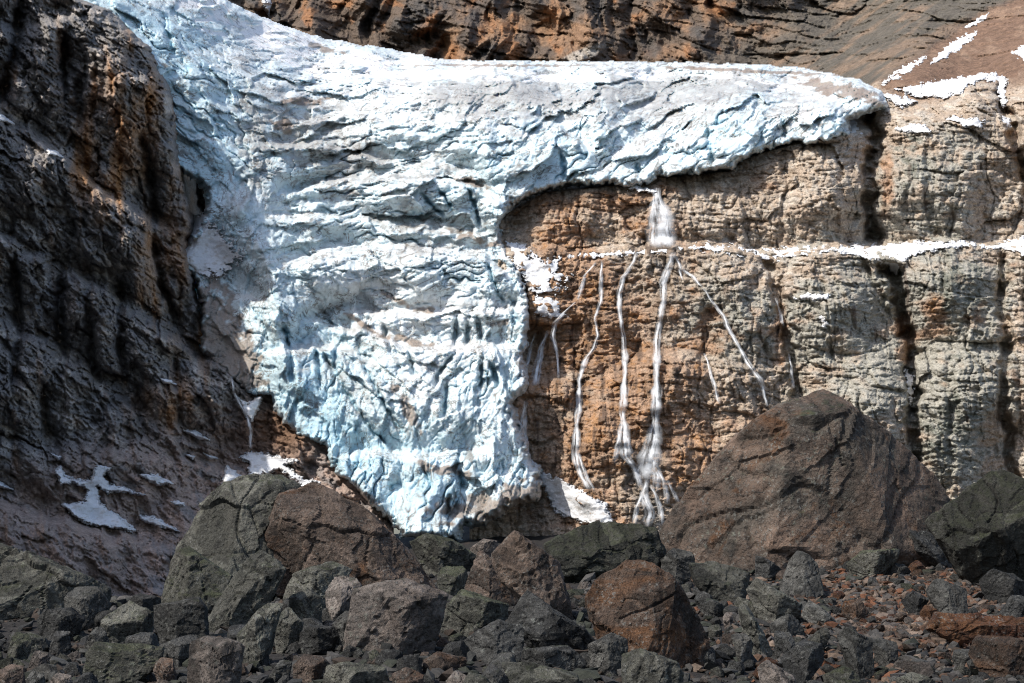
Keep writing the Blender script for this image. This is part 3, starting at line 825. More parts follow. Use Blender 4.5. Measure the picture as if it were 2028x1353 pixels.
# ------------------------------------------------------------------ ground: boulder slope in front, valley floor behind it, added shade wall to the left
def ground_z(x, y):
    z = np.interp(y, [-60, 0, 30, 42, 80, 118, 150, 240, 400, 560, 720, 820, 960], [-3.6, -3.6, -3.4, -3.2, -1.1, -1.1, -7, -14, -14, -10, -4, 2, 8])
    zl = np.interp(y, [-60, 0, 30, 42, 60, 80, 118, 150, 240, 400, 640, 720, 820, 960], [-3.6, -3.6, -3.4, -3.2, -2.2, -2.5, -4.5, -12, -30, -34, -34, -22, -6, 2])
    k = sstep(-0.02, -0.10, x / np.maximum(y, 20.0)) * sstep(20, 40, y)
    z = z + (zl - z) * k
    z = z + 3.0 * fbm2(x / 30, y / 60, 3, 7) * sstep(130, 200, y)
    return z + 0.35 * pn2(x / 9, y / 9, 3) + 0.12 * pn2(x / 2.3, y / 2.3, 5)


gx = np.concatenate([np.linspace(-420, -60, 30), np.linspace(-55, 55, 180), np.linspace(60, 520, 36)])
gy = np.concatenate([np.linspace(-160, 30, 30), np.linspace(31, 135, 200), np.linspace(138, 1000, 90)])
GX, GY = np.meshgrid(gx, gy)
GZ = ground_z(GX, GY)
h, w = GX.shape
idx = np.arange(h * w).reshape(h, w)
q = np.stack([idx[:-1, :-1], idx[:-1, 1:], idx[1:, 1:], idx[1:, :-1]], -1).reshape(-1, 4)
gn = fbm2(GX / 6, GY / 6, 4, 9)
col = np.zeros(GX.shape + (3,), F32) + np.array((0.02, 0.018, 0.017), F32)  # soil darkened to stand in for shade in the gaps between boulders
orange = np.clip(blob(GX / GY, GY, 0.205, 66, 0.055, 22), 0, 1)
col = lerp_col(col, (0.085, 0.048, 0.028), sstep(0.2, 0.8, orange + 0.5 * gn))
me = mesh_from('ground', np.stack([GX, GY, GZ], -1).reshape(-1, 3), q, terrain_material('moraine_soil', 1.6, 0.4, 0.15, 0.95), col.reshape(-1, 3))
tag(link('ground', me), 'dark stony ground under the boulders', kind='structure')

# unseen wall added left of the view, shaped to shade the left mountainside
ys = np.linspace(-480, 640, 112)
us = np.linspace(0, 1, 44)
UU, YY = np.meshgrid(us, ys)
base = np.interp(YY, [-480, 0, 230, 420, 640], [-118, -104, -102, -140, -196])
crest_h = np.interp(YY, [-480, -300, 0, 70, 170, 280, 420, 640], [20, 26, 30, 36, 120, 290, 300, 290])
prof_x = np.interp(UU, [0, 0.1, 0.8, 1], [0, -8, -84, -240])
prof_z = np.interp(UU, [0, 0.1, 0.8, 1], [-0.06, 0.05, 1.0, 0.92])
WX = base + prof_x + 7 * fbm2(YY / 55, UU * 5, 3, 4) + 3 * fbm2(YY / 13, UU * 16, 3, 6)
WZ = prof_z * crest_h + 9 * fbm2(YY / 60, UU * 4, 3, 8)
h, w = WX.shape
idx = np.arange(h * w).reshape(h, w)
q = np.stack([idx[:-1, :-1], idx[1:, :-1], idx[1:, 1:], idx[:-1, 1:]], -1).reshape(-1, 4)
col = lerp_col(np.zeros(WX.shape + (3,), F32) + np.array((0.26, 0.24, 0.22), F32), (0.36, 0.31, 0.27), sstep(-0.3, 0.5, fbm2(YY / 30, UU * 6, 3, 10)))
me = mesh_from('shade_wall', np.stack([WX, YY, WZ], -1).reshape(-1, 3), q, M_SHADE, col.reshape(-1, 3))
tag(link('shade_wall', me), 'high rock wall left of the boulder slope', kind='structure')
# ------------------------------------------------------------------ boulders
def boulder_material(name, c1, c2, speck, lichen, moss, rust, sc=1.0):
    m, nt, b = new_mat(name)
    N = NT(nt)
    tcn = N.n('ShaderNodeTexCoord')
    oi = N.n('ShaderNodeObjectInfo')
    add = N.n('ShaderNodeVectorMath', operation='ADD')
    N.l(tcn.outputs['Object'], add.inputs[0])
    rv = N.n('ShaderNodeCombineXYZ')
    r9 = N.math('MULTIPLY', oi.outputs['Random'], 90.0)
    N.l(r9, rv.inputs[0])
    N.l(r9, rv.inputs[2])
    N.l(rv.outputs[0], add.inputs[1])
    v = add.outputs[0]
    big = N.noise(v, 0.55 * sc, 5, 0.6, 0.4)
    midn = N.noise(v, 2.4 * sc, 6, 0.65, 0.3)
    fine = N.noise(v, 11 * sc, 5, 0.7)
    c = N.mix(N.rng(big, 0.38, 0.62, 0, 1), c1, c2)
    c = N.mix(N.rng(midn, 0.52, 0.66, 0, 0.75), c, (0.035, 0.035, 0.034))
    # rust stains
    fa = N.n('ShaderNodeAttribute', attribute_name='Col')
    fs = N.n('ShaderNodeSeparateColor')
    N.l(fa.outputs['Color'], fs.inputs[0])
    rs = N.noise(N.mapping(v, (0.8, 0.8, 1.1)), 0.9 * sc, 5, 0.62, 0.8)
    c = N.mix(N.rng(rs, 0.62 - 0.22 * rust, 0.74 - 0.16 * rust, 0, 0.85 if rust else 0.0), c, (0.32, 0.15, 0.065))
    # pale lichen discs and speckles
    vo = N.n('ShaderNodeTexVoronoi', feature='F1')
    vo.inputs['Scale'].default_value = 4.2 * sc
    N.l(v, vo.inputs['Vector'])
    sp = N.math('MULTIPLY', N.rng(vo.outputs['Distance'], 0.34, 0.22, 0, 1), N.rng(fine, 0.46, 0.56, 0, 1))
    gate = N.rng(N.math('ADD', N.noise(v, 1.1 * sc, 4, 0.6), N.math('MULTIPLY', N.math('SUBTRACT', fs.outputs[1], 0.5), 0.3)), 0.62 - 0.24 * lichen, 0.72 - 0.2 * lichen, 0, 1)
    c = N.mix(N.math('MULTIPLY', sp, N.math('MULTIPLY', gate, 0.85)), c, speck)
    c = N.mix(N.rng(N.math('MULTIPLY', N.rng(fine, 0.54, 0.62, 0, 0.8), N.rng(N.noise(v, 1.7 * sc, 3, 0.6), 0.42, 0.6, 0.15, 1)), 0, 1, 0, 1), c, (0.5, 0.5, 0.46))
    # moss and green lichen on surfaces that face up
    ge = N.n('ShaderNodeNewGeometry')
    sx = N.n('ShaderNodeSeparateXYZ')
    N.l(ge.outputs['Normal'], sx.inputs[0])
    upf = N.math('ADD', N.math('MULTIPLY', sx.outputs[2], 0.42), N.math('MULTIPLY', midn, 0.9))
    c = N.mix(N.rng(upf, 0.98 - 0.42 * moss, 1.12 - 0.36 * moss, 0, 0.7), c, (0.15, 0.17, 0.085))
    grain = N.noise(v, 8.0 * sc, 3, 0.75)
    c = N.mix(N.rng(grain, 0.46, 0.36, 0, 0.55), c, (0.018, 0.018, 0.018))
    hue = N.n('ShaderNodeHueSaturation')
    N.l(N.math('MULTIPLY', N.rng(oi.outputs['Random'], 0, 1, 0.20, 0.40), N.rng(fs.outputs[0], 0, 1, 0.5, 1.55)), hue.inputs['Value'])  # whole rock darkened in place of shade over the foreground
    N.l(c, hue.inputs['Color'])
    N.l(hue.outputs[0], b.inputs['Base Color'])
    b.inputs['Roughness'].default_value = 0.88
    b.inputs['Specular IOR Level'].default_value = 0.25
    crack = N.n('ShaderNodeTexVoronoi', feature='DISTANCE_TO_EDGE')
    crack.inputs['Scale'].default_value = 0.8 * sc
    wv_ = N.n('ShaderNodeVectorMath', operation='MULTIPLY_ADD')
    nz = N.n('ShaderNodeTexNoise')
    nz.inputs['Scale'].default_value = 1.8 * sc
    nz.inputs['Detail'].default_value = 4
    N.l(v, nz.inputs['Vector'])
    N.l(nz.outputs['Color'], wv_.inputs[0])
    wv_.inputs[1].default_value = (0.9, 0.9, 0.9)
    N.l(v, wv_.inputs[2])
    N.l(wv_.outputs[0], crack.inputs['Vector'])
    ck = N.rng(crack.outputs['Distance'], 0.0, 0.03, 0, 1)
    b1 = N.bump(ck, 0.6, 0.15)
    b2 = N.bump(midn, 1.0, 0.3, b1)
    b3 = N.bump(fine, 1.0, 0.13, b2)
    N.l(b3, b.inputs['Normal'])
    return m


SPK = (0.20, 0.21, 0.185)
BM = {
    'grey': boulder_material('grey_rock', (0.20, 0.20, 0.185), (0.32, 0.31, 0.285), (0.52, 0.53, 0.46), 0.5, 0.25, 0.0),
    'lichen': boulder_material('lichen_rock', (0.22, 0.22, 0.185), (0.34, 0.33, 0.28), (0.52, 0.55, 0.42), 0.9, 0.55, 0.0),
    'dark': boulder_material('dark_boulder_rock', (0.11, 0.112, 0.112), (0.20, 0.198, 0.188), (0.45, 0.47, 0.43), 0.6, 0.2, 0.0),
    'moss': boulder_material('mossy_rock', (0.17, 0.175, 0.14), (0.27, 0.26, 0.22), (0.46, 0.49, 0.37), 0.5, 0.95, 0.0),
    'brown': boulder_material('brown_rock', (0.27, 0.195, 0.15), (0.39, 0.295, 0.24), (0.46, 0.42, 0.36), 0.2, 0.18, 0.3),
    'umber': boulder_material('umber_rock', (0.46, 0.32, 0.24), (0.20, 0.17, 0.14), (0.36, 0.36, 0.28), 0.5, 0.4, 0.25, 0.7),
    'pale': boulder_material('pale_rock', (0.38, 0.31, 0.265), (0.52, 0.45, 0.40), (0.55, 0.55, 0.46), 0.5, 0.3, 0.0),
    'rust': boulder_material('rusty_rock', (0.18, 0.13, 0.10), (0.27, 0.18, 0.13), (0.42, 0.35, 0.28), 0.4, 0.1, 0.75),
    'red': boulder_material('red_rock', (0.17, 0.06, 0.032), (0.22, 0.095, 0.05), (0.2, 0.13, 0.1), 0.1, 0.0, 0.9),
}

_ico = {}


def ico(level):
    if level not in _ico:
        bm = bmesh.new()
        bmesh.ops.create_icosphere(bm, subdivisions=level, radius=1)
        V = np.array([v.co[:] for v in bm.verts], np.float64)
        V /= np.linalg.norm(V, axis=1)[:, None]
        T = np.array([[v.index for v in f.verts] for f in bm.faces], np.int32)
        bm.free()
        _ico[level] = (V, T)
    return _ico[level]


def hull(pts):
    pts = sorted(set(map(tuple, pts)))

    def half(seq):
        o = []
        for p in seq:
            while len(o) > 1 and (o[-1][0] - o[-2][0]) * (p[1] - o[-2][1]) - (o[-1][1] - o[-2][1]) * (p[0] - o[-2][0]) <= 0:
                o.pop()
            o.append(p)
        return o[:-1]
    return half(pts) + half(pts[::-1])


def simplify(hl, nmax):
    hl = list(hl)
    while len(hl) > nmax:
        ar = []
        for i in range(len(hl)):
            (ax, ay), (bx, by), (cx, cy) = hl[i - 1], hl[i], hl[(i + 1) % len(hl)]
            ar.append(abs((bx - ax) * (cy - ay) - (by - ay) * (cx - ax)))
        hl.pop(int(np.argmin(ar)))
    return hl


def rock_mesh(name, outline, thick, seed, level, mat, facets=None, sharp=200, rough=1.0, nmax=9, lump=1.0):
    """outline: (x, z) metres about the centre. The rock is the solid cut out by the planes through the
    outline's edges, leaning to the front and to the back, and by a few large facets; then it is chipped."""
    rs = np.random.RandomState(seed)
    hl = simplify(hull(outline), nmax)
    pl = []
    n = len(hl)
    for i in range(n):
        (ax, az), (bx, bz) = hl[i], hl[(i + 1) % n]
        ex, ez = bx - ax, bz - az
        L = math.hypot(ex, ez)
        if L < 1e-6:
            continue
        nx, nz = ez / L, -ex / L
        hgt = max(nx * ax + nz * az, 0.05)
        for sgn in (-1, 1):
            ny = sgn * rs.uniform(0.02, 0.22)
            if sgn < 0 and rs.rand() < 0.2:
                ny = -rs.uniform(0.3, 0.7)
            k = math.sqrt(1 + ny * ny)
            pl.append((nx / k, ny / k, nz / k, hgt / k))
    if facets is None:
        a = rs.uniform(0.45, 1.0)
        facets = [(-a, -1, rs.uniform(-0.25, 0.2), rs.uniform(0.32, 0.46)), (rs.uniform(0.4, 1.0), -1, rs.uniform(-0.3, 0.15), rs.uniform(0.32, 0.46))]
    if max(f[2] for f in facets) < 1.0:
        facets = facets + [(rs.uniform(-0.3, 0.3), -1, rs.uniform(1.2, 2.4), rs.uniform(0.5, 0.75))]
    for fx, fy, fz, d in facets + [(0.2, 1, 0.2, 0.5), (-0.4, 1, 0.1, 0.55)]:
        k = math.sqrt(fx * fx + fy * fy + fz * fz)
        pl.append((fx / k, fy / k, fz / k, d * thick))
    pl = np.array(pl)
    ext = np.array([max(abs(a) for a, _ in hl), thick * 0.55, max(abs(b) for _, b in hl)])
    Vs = ico(3)[0]
    rr = 1 / np.clip(Vs @ ((pl[:, :3] * ext) / pl[:, 3:4]).T, 1e-6, None).max(1)
    Pc = Vs * rr[:, None] * ext
    cuts = []
    for k in range(3):                                         # broken-off corners
        nn = rs.normal(size=3)
        nn[1] = -abs(nn[1]) - 0.7
        nn /= np.linalg.norm(nn)
        cuts.append((*nn, (Pc @ nn).max() * rs.uniform(0.80, 0.94)))
    pl = np.concatenate([pl, cuts])
    V, T = ico(level)
    A = (pl[:, :3] * ext) / pl[:, 3:4]
    size = float(ext.max())
    off = rs.uniform(0, 90, 3)
    # the facet planes are themselves uneven, so that edges run ragged
    dots = V @ A.T
    P0 = V / dots.max(1)[:, None] * ext + off
    wavy = 0.035 * pn3(P0 / (size * 0.30), 21) + 0.02 * pn3(P0 / (size * 0.11), 22)
    fid = np.argmax(dots + 0.5 * wavy[:, None] * np.sign(np.sin(np.arange(len(pl)) * 12.9898 + 4))[None], axis=1)
    dots = np.clip(dots, 0, None)
    mx = dots.max(1)
    r = ((dots / mx[:, None]) ** sharp).sum(1) ** (-1 / sharp) / mx
    P = V * r[:, None] * ext
    nrm = ((dots / mx[:, None]) ** 14) @ pl[:, :3]
    nrm /= np.linalg.norm(nrm, axis=1)[:, None]
    q = P + off
    # chipped layers, hollows, splits, grain
    d = 0.02 * size * pn3(q / (size * 0.8), 1) + 0.02 * size * pn3(q / (size * 0.3), 2) + 0.018 * size * pn3(q / (size * 0.13), 3) + 0.02 * size * np.abs(pn3(q / (size * 0.06), 10))
    tl = rs.normal(size=3)
    tl /= np.linalg.norm(tl)
    lay = (q @ tl) / (size * 0.30) + 0.5 * pn3(q / (size * 0.5), 4)
    d = d + 0.04 * size * ((lay % 1) > 0.5 + 0.45 * pn3(q / (size * 0.3), 5)) * (HR[(np.floor(lay).astype(int) * 7 + seed) & 255] > 0.35)
    ck = pn3(q / (size * 0.7) * np.array([1.0, 1.0, 0.6]), 6)
    d = d - 0.10 * size * np.exp(-(ck / 0.02) ** 2) * (pn3(q / (size * 0.6), 7) > 0.0)
    d = d * lump + rough * (0.05 * pn3(q / 0.45, 8) + 0.04 * pn3(q / 0.18, 9)) * min(1.0, size / 1.5)
    P = P * 1.04 + nrm * (d * 0.55)[:, None]
    # broken faces: patches of different height and tilt with split edges between them
    th_ = rs.uniform(-0.6, 0.6)
    ca, sa = math.cos(th_), math.sin(th_)
    fx, fz = (q[:, 0] + 0.35 * q[:, 1]) * ca + q[:, 2] * sa, (q[:, 2] - 0.3 * q[:, 1]) * ca - q[:, 0] * sa
    fx = fx + 0.16 * size * pn3(q / (size * 0.4), 31)
    fz = fz + 0.16 * size * pn3(q / (size * 0.4), 32)
    h1, e1 = blocks2(fx / (size * 0.72), fz / (size * 0.55), seed % 97, 1.5)
    h2, e2 = blocks2(fx / (size * 0.30), fz / (size * 0.20), seed % 89, 1.3)
    big_ = (1.0 if level > 5 else 0.7) * lump
    front = np.clip(-nrm[:, 1] * 1.3 + 0.3, 0.12, 1)
    P = P + nrm * (front * size * (0.05 * big_ * (h1 - 0.5) + 0.02 * (h2 - 0.5) - (0.022 if level > 5 else 0.035) * np.exp(-(e1 / (0.05 if level > 5 else 0.028)) ** 2)))[:, None]
    fid = fid * 3 + (h1 * 7).astype(int)
    tint = HR2[(fid * 11 + seed) & 255]
    tint2 = HR[(fid * 5 + seed * 3) & 255]
    return mesh_from(name, P, T, mat, np.stack([tint, tint2, 0 * tint], -1), None, False)


def ground_hit(px, py):
    """where the line of sight through a photograph position meets the boulder slope"""
    Y = np.linspace(38, 116, 400)
    X, _, Z = at(np.full(400, px), np.full(400, py), Y)
    g = np.interp(Y, [30, 42, 80, 118], [-3.4, -3.0, -0.9, 0.4])
    i = np.argmax(Z < g) if not (Z[0] < g[0]) else 0
    k = np.where(g >= Z)[0]
    return Y[k[0]] if len(k) else 112.0


HEROES = []


def boulder(outline, kind, label, base=None, thick=0.75, facets=None, sharp=200, sink=0.10, group=None, lump=1.0):
    xs, ys = [a for a, _ in outline], [b for _, b in outline]
    bx, by = (min(xs) + max(xs)) / 2, max(ys) if base is None else base
    Y = ground_hit(bx, by)
    wpx = max(xs) - min(xs)
    mpp = TW * Y / 1014
    th = thick * (wpx * (max(ys) - min(ys))) ** 0.5 * mpp
    Yc = Y + 0.45 * th
    X, _, Z = at(np.array(xs, float), np.array(ys, float), Yc)
    # feet below the ground line
    zb = float(ground_z(np.array([X.mean()]), np.array([Yc]))[0])
    low = Z < Z.min() + 0.3 * (Z.max() - Z.min())
    Z = np.where(low, Z - sink * (Z.max() - Z.min()), Z)
    if Z.min() > zb - 0.15:
        Z = np.where(low, Z - (Z.min() - zb + 0.25) * 1.0, Z)
    cx, cz = (X.min() + X.max()) / 2, (Z.min() + Z.max()) / 2
    cx, cz = 0.5 * cx + 0.5 * X.mean(), 0.5 * cz + 0.5 * Z.mean()
    px_r = max(wpx, max(ys) - min(ys)) / 2
    level = 4 if px_r < 20 else 5 if px_r < 110 else 6
    seed = int(abs(sum(xs) * 7 + sum(ys) * 3)) % 100000
    me = rock_mesh('boulder', list(zip(X - cx, Z - cz)), th, seed, level, BM[kind], facets, sharp, 1.0, 12 if px_r > 120 else 6, lump)
    o = link('boulder', me)
    o.location = (cx, Yc, cz)
    tag(o, label, 'boulder', group)
    HEROES.append((outline, by, label, o))
    return o


B = boulder
# --- far row
B([(1298, 1052), (1345, 995), (1400, 955), (1430, 900), (1480, 848), (1540, 805), (1590, 784), (1638, 776), (1668, 800), (1705, 842), (1735, 868), (1792, 890), (1832, 916), (1863, 948), (1892, 990), (1870, 1080), (1740, 1110), (1470, 1125), (1340, 1115), (1302, 1092)], 'umber', 'huge brown pyramid-topped boulder standing against the sunlit cliff', 1125, 0.6,
  [(-0.75, -1, 0.3, 0.44), (0.15, -1, 0.12, 0.36), (0.8, -1, 0.35, 0.48), (-0.1, -1, 1.1, 0.62)], 200, lump=0.42)
B([(1842, 1031), (1887, 997), (1932, 969), (1965, 938), (1990, 933), (2028, 955), (2100, 1000), (2120, 1150), (1990, 1165), (1935, 1157), (1908, 1120), (1870, 1082)], 'moss', 'large grey boulder with a green mossy top at the right edge', 1160, 0.7, [(-0.5, -1, 0.9, 0.34), (0.2, -1, -0.45, 0.36)], 200)
B([(350, 1085), (397, 1007), (442, 965), (494, 944), (552, 940), (590, 962), (602, 990), (560, 1080), (545, 1130), (456, 1160), (400, 1150), (355, 1120)], 'lichen', 'large domed grey boulder with a lichen crown left of the glacier foot', 1160, 0.7, [(-0.55, -1, 0.45, 0.36), (0.35, -1, 0.3, 0.40)], 200)
B([(528, 1060), (560, 985), (620, 962), (662, 985), (722, 1012), (772, 1056), (802, 1082), (866, 1126), (868, 1160), (700, 1165), (560, 1150)], 'brown', 'broad brown fractured boulder sloping down to the right below the glacier', 1162, 0.6, [(0.25, -1, 0.75, 0.36), (-0.3, -1, -0.3, 0.38), (0.7, -1, 0.3, 0.4)], 200)
B([(-60, 1070), (30, 1085), (86, 1107), (183, 1148), (206, 1168), (196, 1200), (130, 1222), (-60, 1228)], 'lichen', 'broad grey sloping slab boulder at the left edge', 1212, 0.8, [(0.1, -1, 0.8, 0.32), (0.5, -1, -0.1, 0.42)], 200)
B([(812, 1074), (846, 1058), (895, 1068), (936, 1090), (946, 1104), (915, 1135), (850, 1140), (820, 1110)], 'moss', 'dark mossy hump of rock in front of the glacier snout', 1130, 0.8)
B([(1081, 1079), (1133, 1048), (1181, 1035), (1212, 1040), (1295, 1048), (1312, 1090), (1306, 1130), (1200, 1150), (1119, 1160), (1092, 1120)], 'moss', 'wide dark boulder with a flat lichen top left of the huge brown boulder', 1150, 0.7, [(-0.1, -1, 1.3, 0.34), (0.3, -1, 0.1, 0.42)], 200)
B([(976, 1100), (995, 1066), (1022, 1053), (1057, 1061), (1080, 1093), (1106, 1114), (1114, 1160), (1140, 1222), (1091, 1222), (1040, 1190), (990, 1150)], 'brown', 'tall brown boulder leaning left with a rounded dark head', 1222, 0.7, [(0.55, -1, 0.25, 0.36), (-0.5, -1, 0.2, 0.42)], 200)
B([(912, 1164), (950, 1089), (966, 1096), (1006, 1135), (1034, 1166), (1022, 1192), (996, 1190), (930, 1178)], 'brown', 'wedge-shaped split slab with a sharp upright left edge', 1192, 0.7, [(0.55, -1, 0.1, 0.30), (-0.9, -1, 0.0, 0.34)], 200)
B([(867, 1143), (878, 1117), (915, 1117), (927, 1142), (900, 1172), (872, 1168)], 'moss', 'small mossy block left of the wedge-shaped split slab', 1172)
B([(311, 1184), (345, 1100), (373, 1085), (414, 1110), (459, 1142), (448, 1185), (407, 1208), (315, 1200)], 'moss', 'dark pyramid boulder with a mustard lichen streak below the domed boulder', 1206, 0.75, [(-0.9, -1, 0.2, 0.34), (0.35, -1, 0.35, 0.40)], 200)
B([(405, 1215), (459, 1146), (511, 1086), (545, 1098), (563, 1128), (538, 1178), (497, 1238), (414, 1248)], 'lichen', 'long green-grey slab leaning right beside the dark pyramid boulder', 1246, 0.6, [(-0.5, -1, 0.6, 0.30), (0.5, -1, -0.2, 0.36)], 200)
B([(549, 1166), (580, 1138), (656, 1113), (698, 1128), (690, 1152), (640, 1172), (600, 1182), (560, 1184)], 'lichen', 'low arched lichen slab under the broad brown boulder', 1184, 0.8)
B([(1763, 1059), (1780, 1034), (1811, 1038), (1846, 1059), (1880, 1097), (1900, 1124), (1866, 1118), (1811, 1098), (1770, 1085)], 'dark', 'dark slab propped between the huge brown boulder and the mossy-topped one', 1122, 0.8, None, 200)
B([(1680, 1116), (1708, 1093), (1784, 1089), (1748, 1132), (1701, 1145)], 'moss', 'flat mossy rock at the foot of the huge brown boulder', 1145, 0.9)
B([(1742, 1132), (1759, 1114), (1790, 1118), (1806, 1132), (1777, 1144)], 'grey', 'small flat grey rock between the huge boulder and the gravel patch', 1144, 0.9)
B([(1497, 1100), (1520, 1108), (1549, 1128), (1544, 1143), (1497, 1134)], 'dark', 'short dark rock stub left of the pointed pyramid rock', 1143)
B([(1539, 1157), (1563, 1117), (1583, 1089), (1616, 1114), (1634, 1148), (1634, 1173), (1549, 1173)], 'grey', 'pointed grey pyramid rock in front of the huge brown boulder', 1173, 0.85, [(-0.6, -1, 0.5, 0.36), (0.5, -1, 0.35, 0.38)], 200)
B([(1366, 1118), (1414, 1113), (1432, 1127), (1483, 1135), (1496, 1162), (1473, 1200), (1432, 1198), (1380, 1162)], 'lichen', 'pale lichen-covered flat rock right of the rusty boulder', 1200, 0.8, [(0.1, -1, 1.2, 0.34), (-0.2, -1, -0.2, 0.45)], 200)
B([(1310, 1110), (1335, 1085), (1372, 1095), (1378, 1130), (1340, 1150), (1312, 1140)], 'grey', 'grey rock at the lower left corner of the huge brown boulder', 1150)
B([(932, 1086), (958, 1068), (984, 1072), (992, 1112), (940, 1118)], 'pale', 'pale rock in the gap between the mossy hump and the tall leaning boulder', 1118)
# --- middle row
B([(1164, 1188), (1192, 1142), (1243, 1113), (1278, 1116), (1312, 1134), (1345, 1160), (1368, 1192), (1398, 1246), (1406, 1264), (1375, 1315), (1300, 1312), (1225, 1290), (1192, 1262), (1172, 1225)], 'rust', 'big rust-stained brown boulder in the middle of the boulder slope', 1312, 0.65, [(-0.25, -1, 0.45, 0.34), (0.75, -1, 0.1, 0.36)], 200)
B([(681, 1285), (690, 1225), (701, 1168), (736, 1151), (798, 1147), (874, 1161), (887, 1180), (880, 1212), (860, 1262), (829, 1308), (764, 1310), (701, 1300)], 'pale', 'flat-topped pinkish table boulder in the centre foreground', 1308, 0.75, [(-0.15, -1, 0.06, 0.36), (0.75, -1, -0.25, 0.38), (0.0, -1, 1.6, 0.62)], 200)
B([(871, 1245), (888, 1197), (915, 1169), (971, 1176), (1006, 1197), (1003, 1226), (936, 1242), (902, 1262)], 'moss', 'mossy rounded boulder leaning on the table boulder from the right', 1258, 0.8)
B([(1009, 1207), (1043, 1168), (1074, 1185), (1098, 1218), (1161, 1249), (1182, 1263), (1161, 1296), (1074, 1292), (1036, 1262), (1004, 1233)], 'dark', 'dark blue-grey wedge boulder below the tall leaning boulder', 1294, 0.75, [(-0.3, -1, 0.8, 0.34), (0.4, -1, -0.1, 0.4)], 200)
B([(918, 1268), (950, 1247), (988, 1227), (1034, 1245), (1046, 1277), (1034, 1300), (991, 1312), (953, 1318), (928, 1302)], 'dark', 'angular dark boulder with a ridge in front of the wedge boulder', 1316, 0.85, [(-0.75, -1, 0.4, 0.34), (0.6, -1, 0.5, 0.36)], 200)
B([(645, 1174), (660, 1144), (700, 1137), (714, 1160), (705, 1192), (670, 1218), (650, 1212)], 'pale', 'pale pinkish block left of the table boulder', 1216, 0.85, [(-0.8, -1, 0.3, 0.34), (0.6, -1, 0.3, 0.36)], 200)
B([(573, 1185), (601, 1161), (639, 1186), (636, 1222), (611, 1240), (580, 1220)], 'lichen', 'speckled egg-shaped rock left of the pale pinkish block', 1240, 0.9, None, 18)
B([(128, 1192), (145, 1158), (186, 1158), (216, 1198), (184, 1232), (138, 1228)], 'grey', 'speckled grey block under the end of the left slab', 1230)
B([(70, 1228), (90, 1208), (140, 1205), (165, 1228), (140, 1246), (85, 1246)], 'dark', 'low dark rock under the broad slab at the left edge', 1246, 0.9)
B([(204, 1226), (221, 1200), (255, 1189), (302, 1214), (294, 1240), (249, 1258), (214, 1246)], 'lichen', 'wedge rock with a flat green top left of the dark pyramid boulder', 1256, 0.85, [(-0.1, -1, 1.4, 0.42), (0.3, -1, -0.5, 0.40)], 200)
B([(250, 1192), (275, 1175), (317, 1184), (320, 1210), (262, 1212)], 'dark', 'dark rock wedged behind the green-topped wedge rock', 1212)
B([(305, 1200), (350, 1190), (393, 1185), (409, 1204), (412, 1247), (331, 1270), (308, 1238)], 'grey', 'squarish grey block below the dark pyramid boulder', 1268, 0.85, [(-0.7, -1, 0.1, 0.38), (0.35, -1, 0.05, 0.40), (0, -1, 1.6, 0.55)], 200)
B([(542, 1237), (566, 1199), (599, 1235), (588, 1278), (549, 1300)], 'lichen', 'upright lichen-speckled rock right of the long leaning slabs', 1298)
B([(518, 1206), (538, 1176), (557, 1197), (553, 1226), (529, 1283), (497, 1322), (474, 1303), (472, 1259)], 'lichen', 'narrow speckled slab leaning right under the long green-grey slab', 1320, 0.7, None, 200)
B([(594, 1254), (614, 1238), (663, 1242), (679, 1266), (652, 1303), (594, 1300)], 'dark', 'dark blocky rock left of the foot of the table boulder', 1302, 0.9, None, 200)
B([(660, 1238), (690, 1200), (704, 1240), (700, 1285), (684, 1302), (665, 1272)], 'grey', 'narrow grey rock tucked against the left side of the table boulder', 1300)
B([(1480, 1171), (1501, 1147), (1535, 1166), (1588, 1197), (1584, 1226), (1535, 1242), (1508, 1226)], 'lichen', 'sloping green-speckled slab below the pointed pyramid rock', 1240, 0.75, None, 200)
B([(1463, 1206), (1480, 1196), (1537, 1274), (1522, 1290), (1494, 1287), (1472, 1244)], 'lichen', 'long pale speckled bar of rock pointing down right', 1288, 0.8, None, 200)
B([(1587, 1219), (1604, 1189), (1635, 1211), (1672, 1231), (1666, 1246), (1632, 1240)], 'grey', 'grey wedge with a pale triangular face below the pointed pyramid rock', 1244)
B([(1383, 1199), (1410, 1188), (1430, 1196), (1434, 1222), (1397, 1228)], 'grey', 'small grey rock tucked beside the right flank of the rusty boulder', 1226)
B([(1432, 1224), (1449, 1199), (1454, 1232), (1440, 1244)], 'pale', 'thin pale upright stone between the rusty boulder and the speckled bar', 1242)
B([(1449, 1261), (1476, 1251), (1492, 1276), (1473, 1303), (1456, 1286)], 'grey', 'rounded grey rock under the long speckled bar', 1302)
B([(1535, 1247), (1563, 1238), (1582, 1278), (1560, 1290), (1536, 1284)], 'dark', 'dark rock right of the lower end of the speckled bar', 1288)
B([(1673, 1192), (1701, 1185), (1720, 1214), (1694, 1231), (1668, 1213)], 'rust', 'grey rock with a rusty left face at the edge of the gravel', 1230)
B([(1604, 1264), (1639, 1234), (1643, 1262), (1618, 1277)], 'lichen', 'small green-speckled wedge above the bottom right rubble', 1276)
B([(1835, 1171), (1856, 1147), (1912, 1166), (1913, 1199), (1873, 1208)], 'grey', 'squared grey rock on the gravel below the mossy-topped boulder', 1206, 0.9, [(-0.8, -1, 0.1, 0.40), (0.5, -1, 0.3, 0.40)], 200)
B([(1787, 1191), (1811, 1168), (1841, 1186), (1811, 1202)], 'dark', 'flat dark stone on the gravel left of the squared grey rock', 1202)
B([(1822, 1215), (1835, 1196), (1858, 1207), (1842, 1227)], 'red', 'small red stone on the gravel under the squared grey rock', 1226)
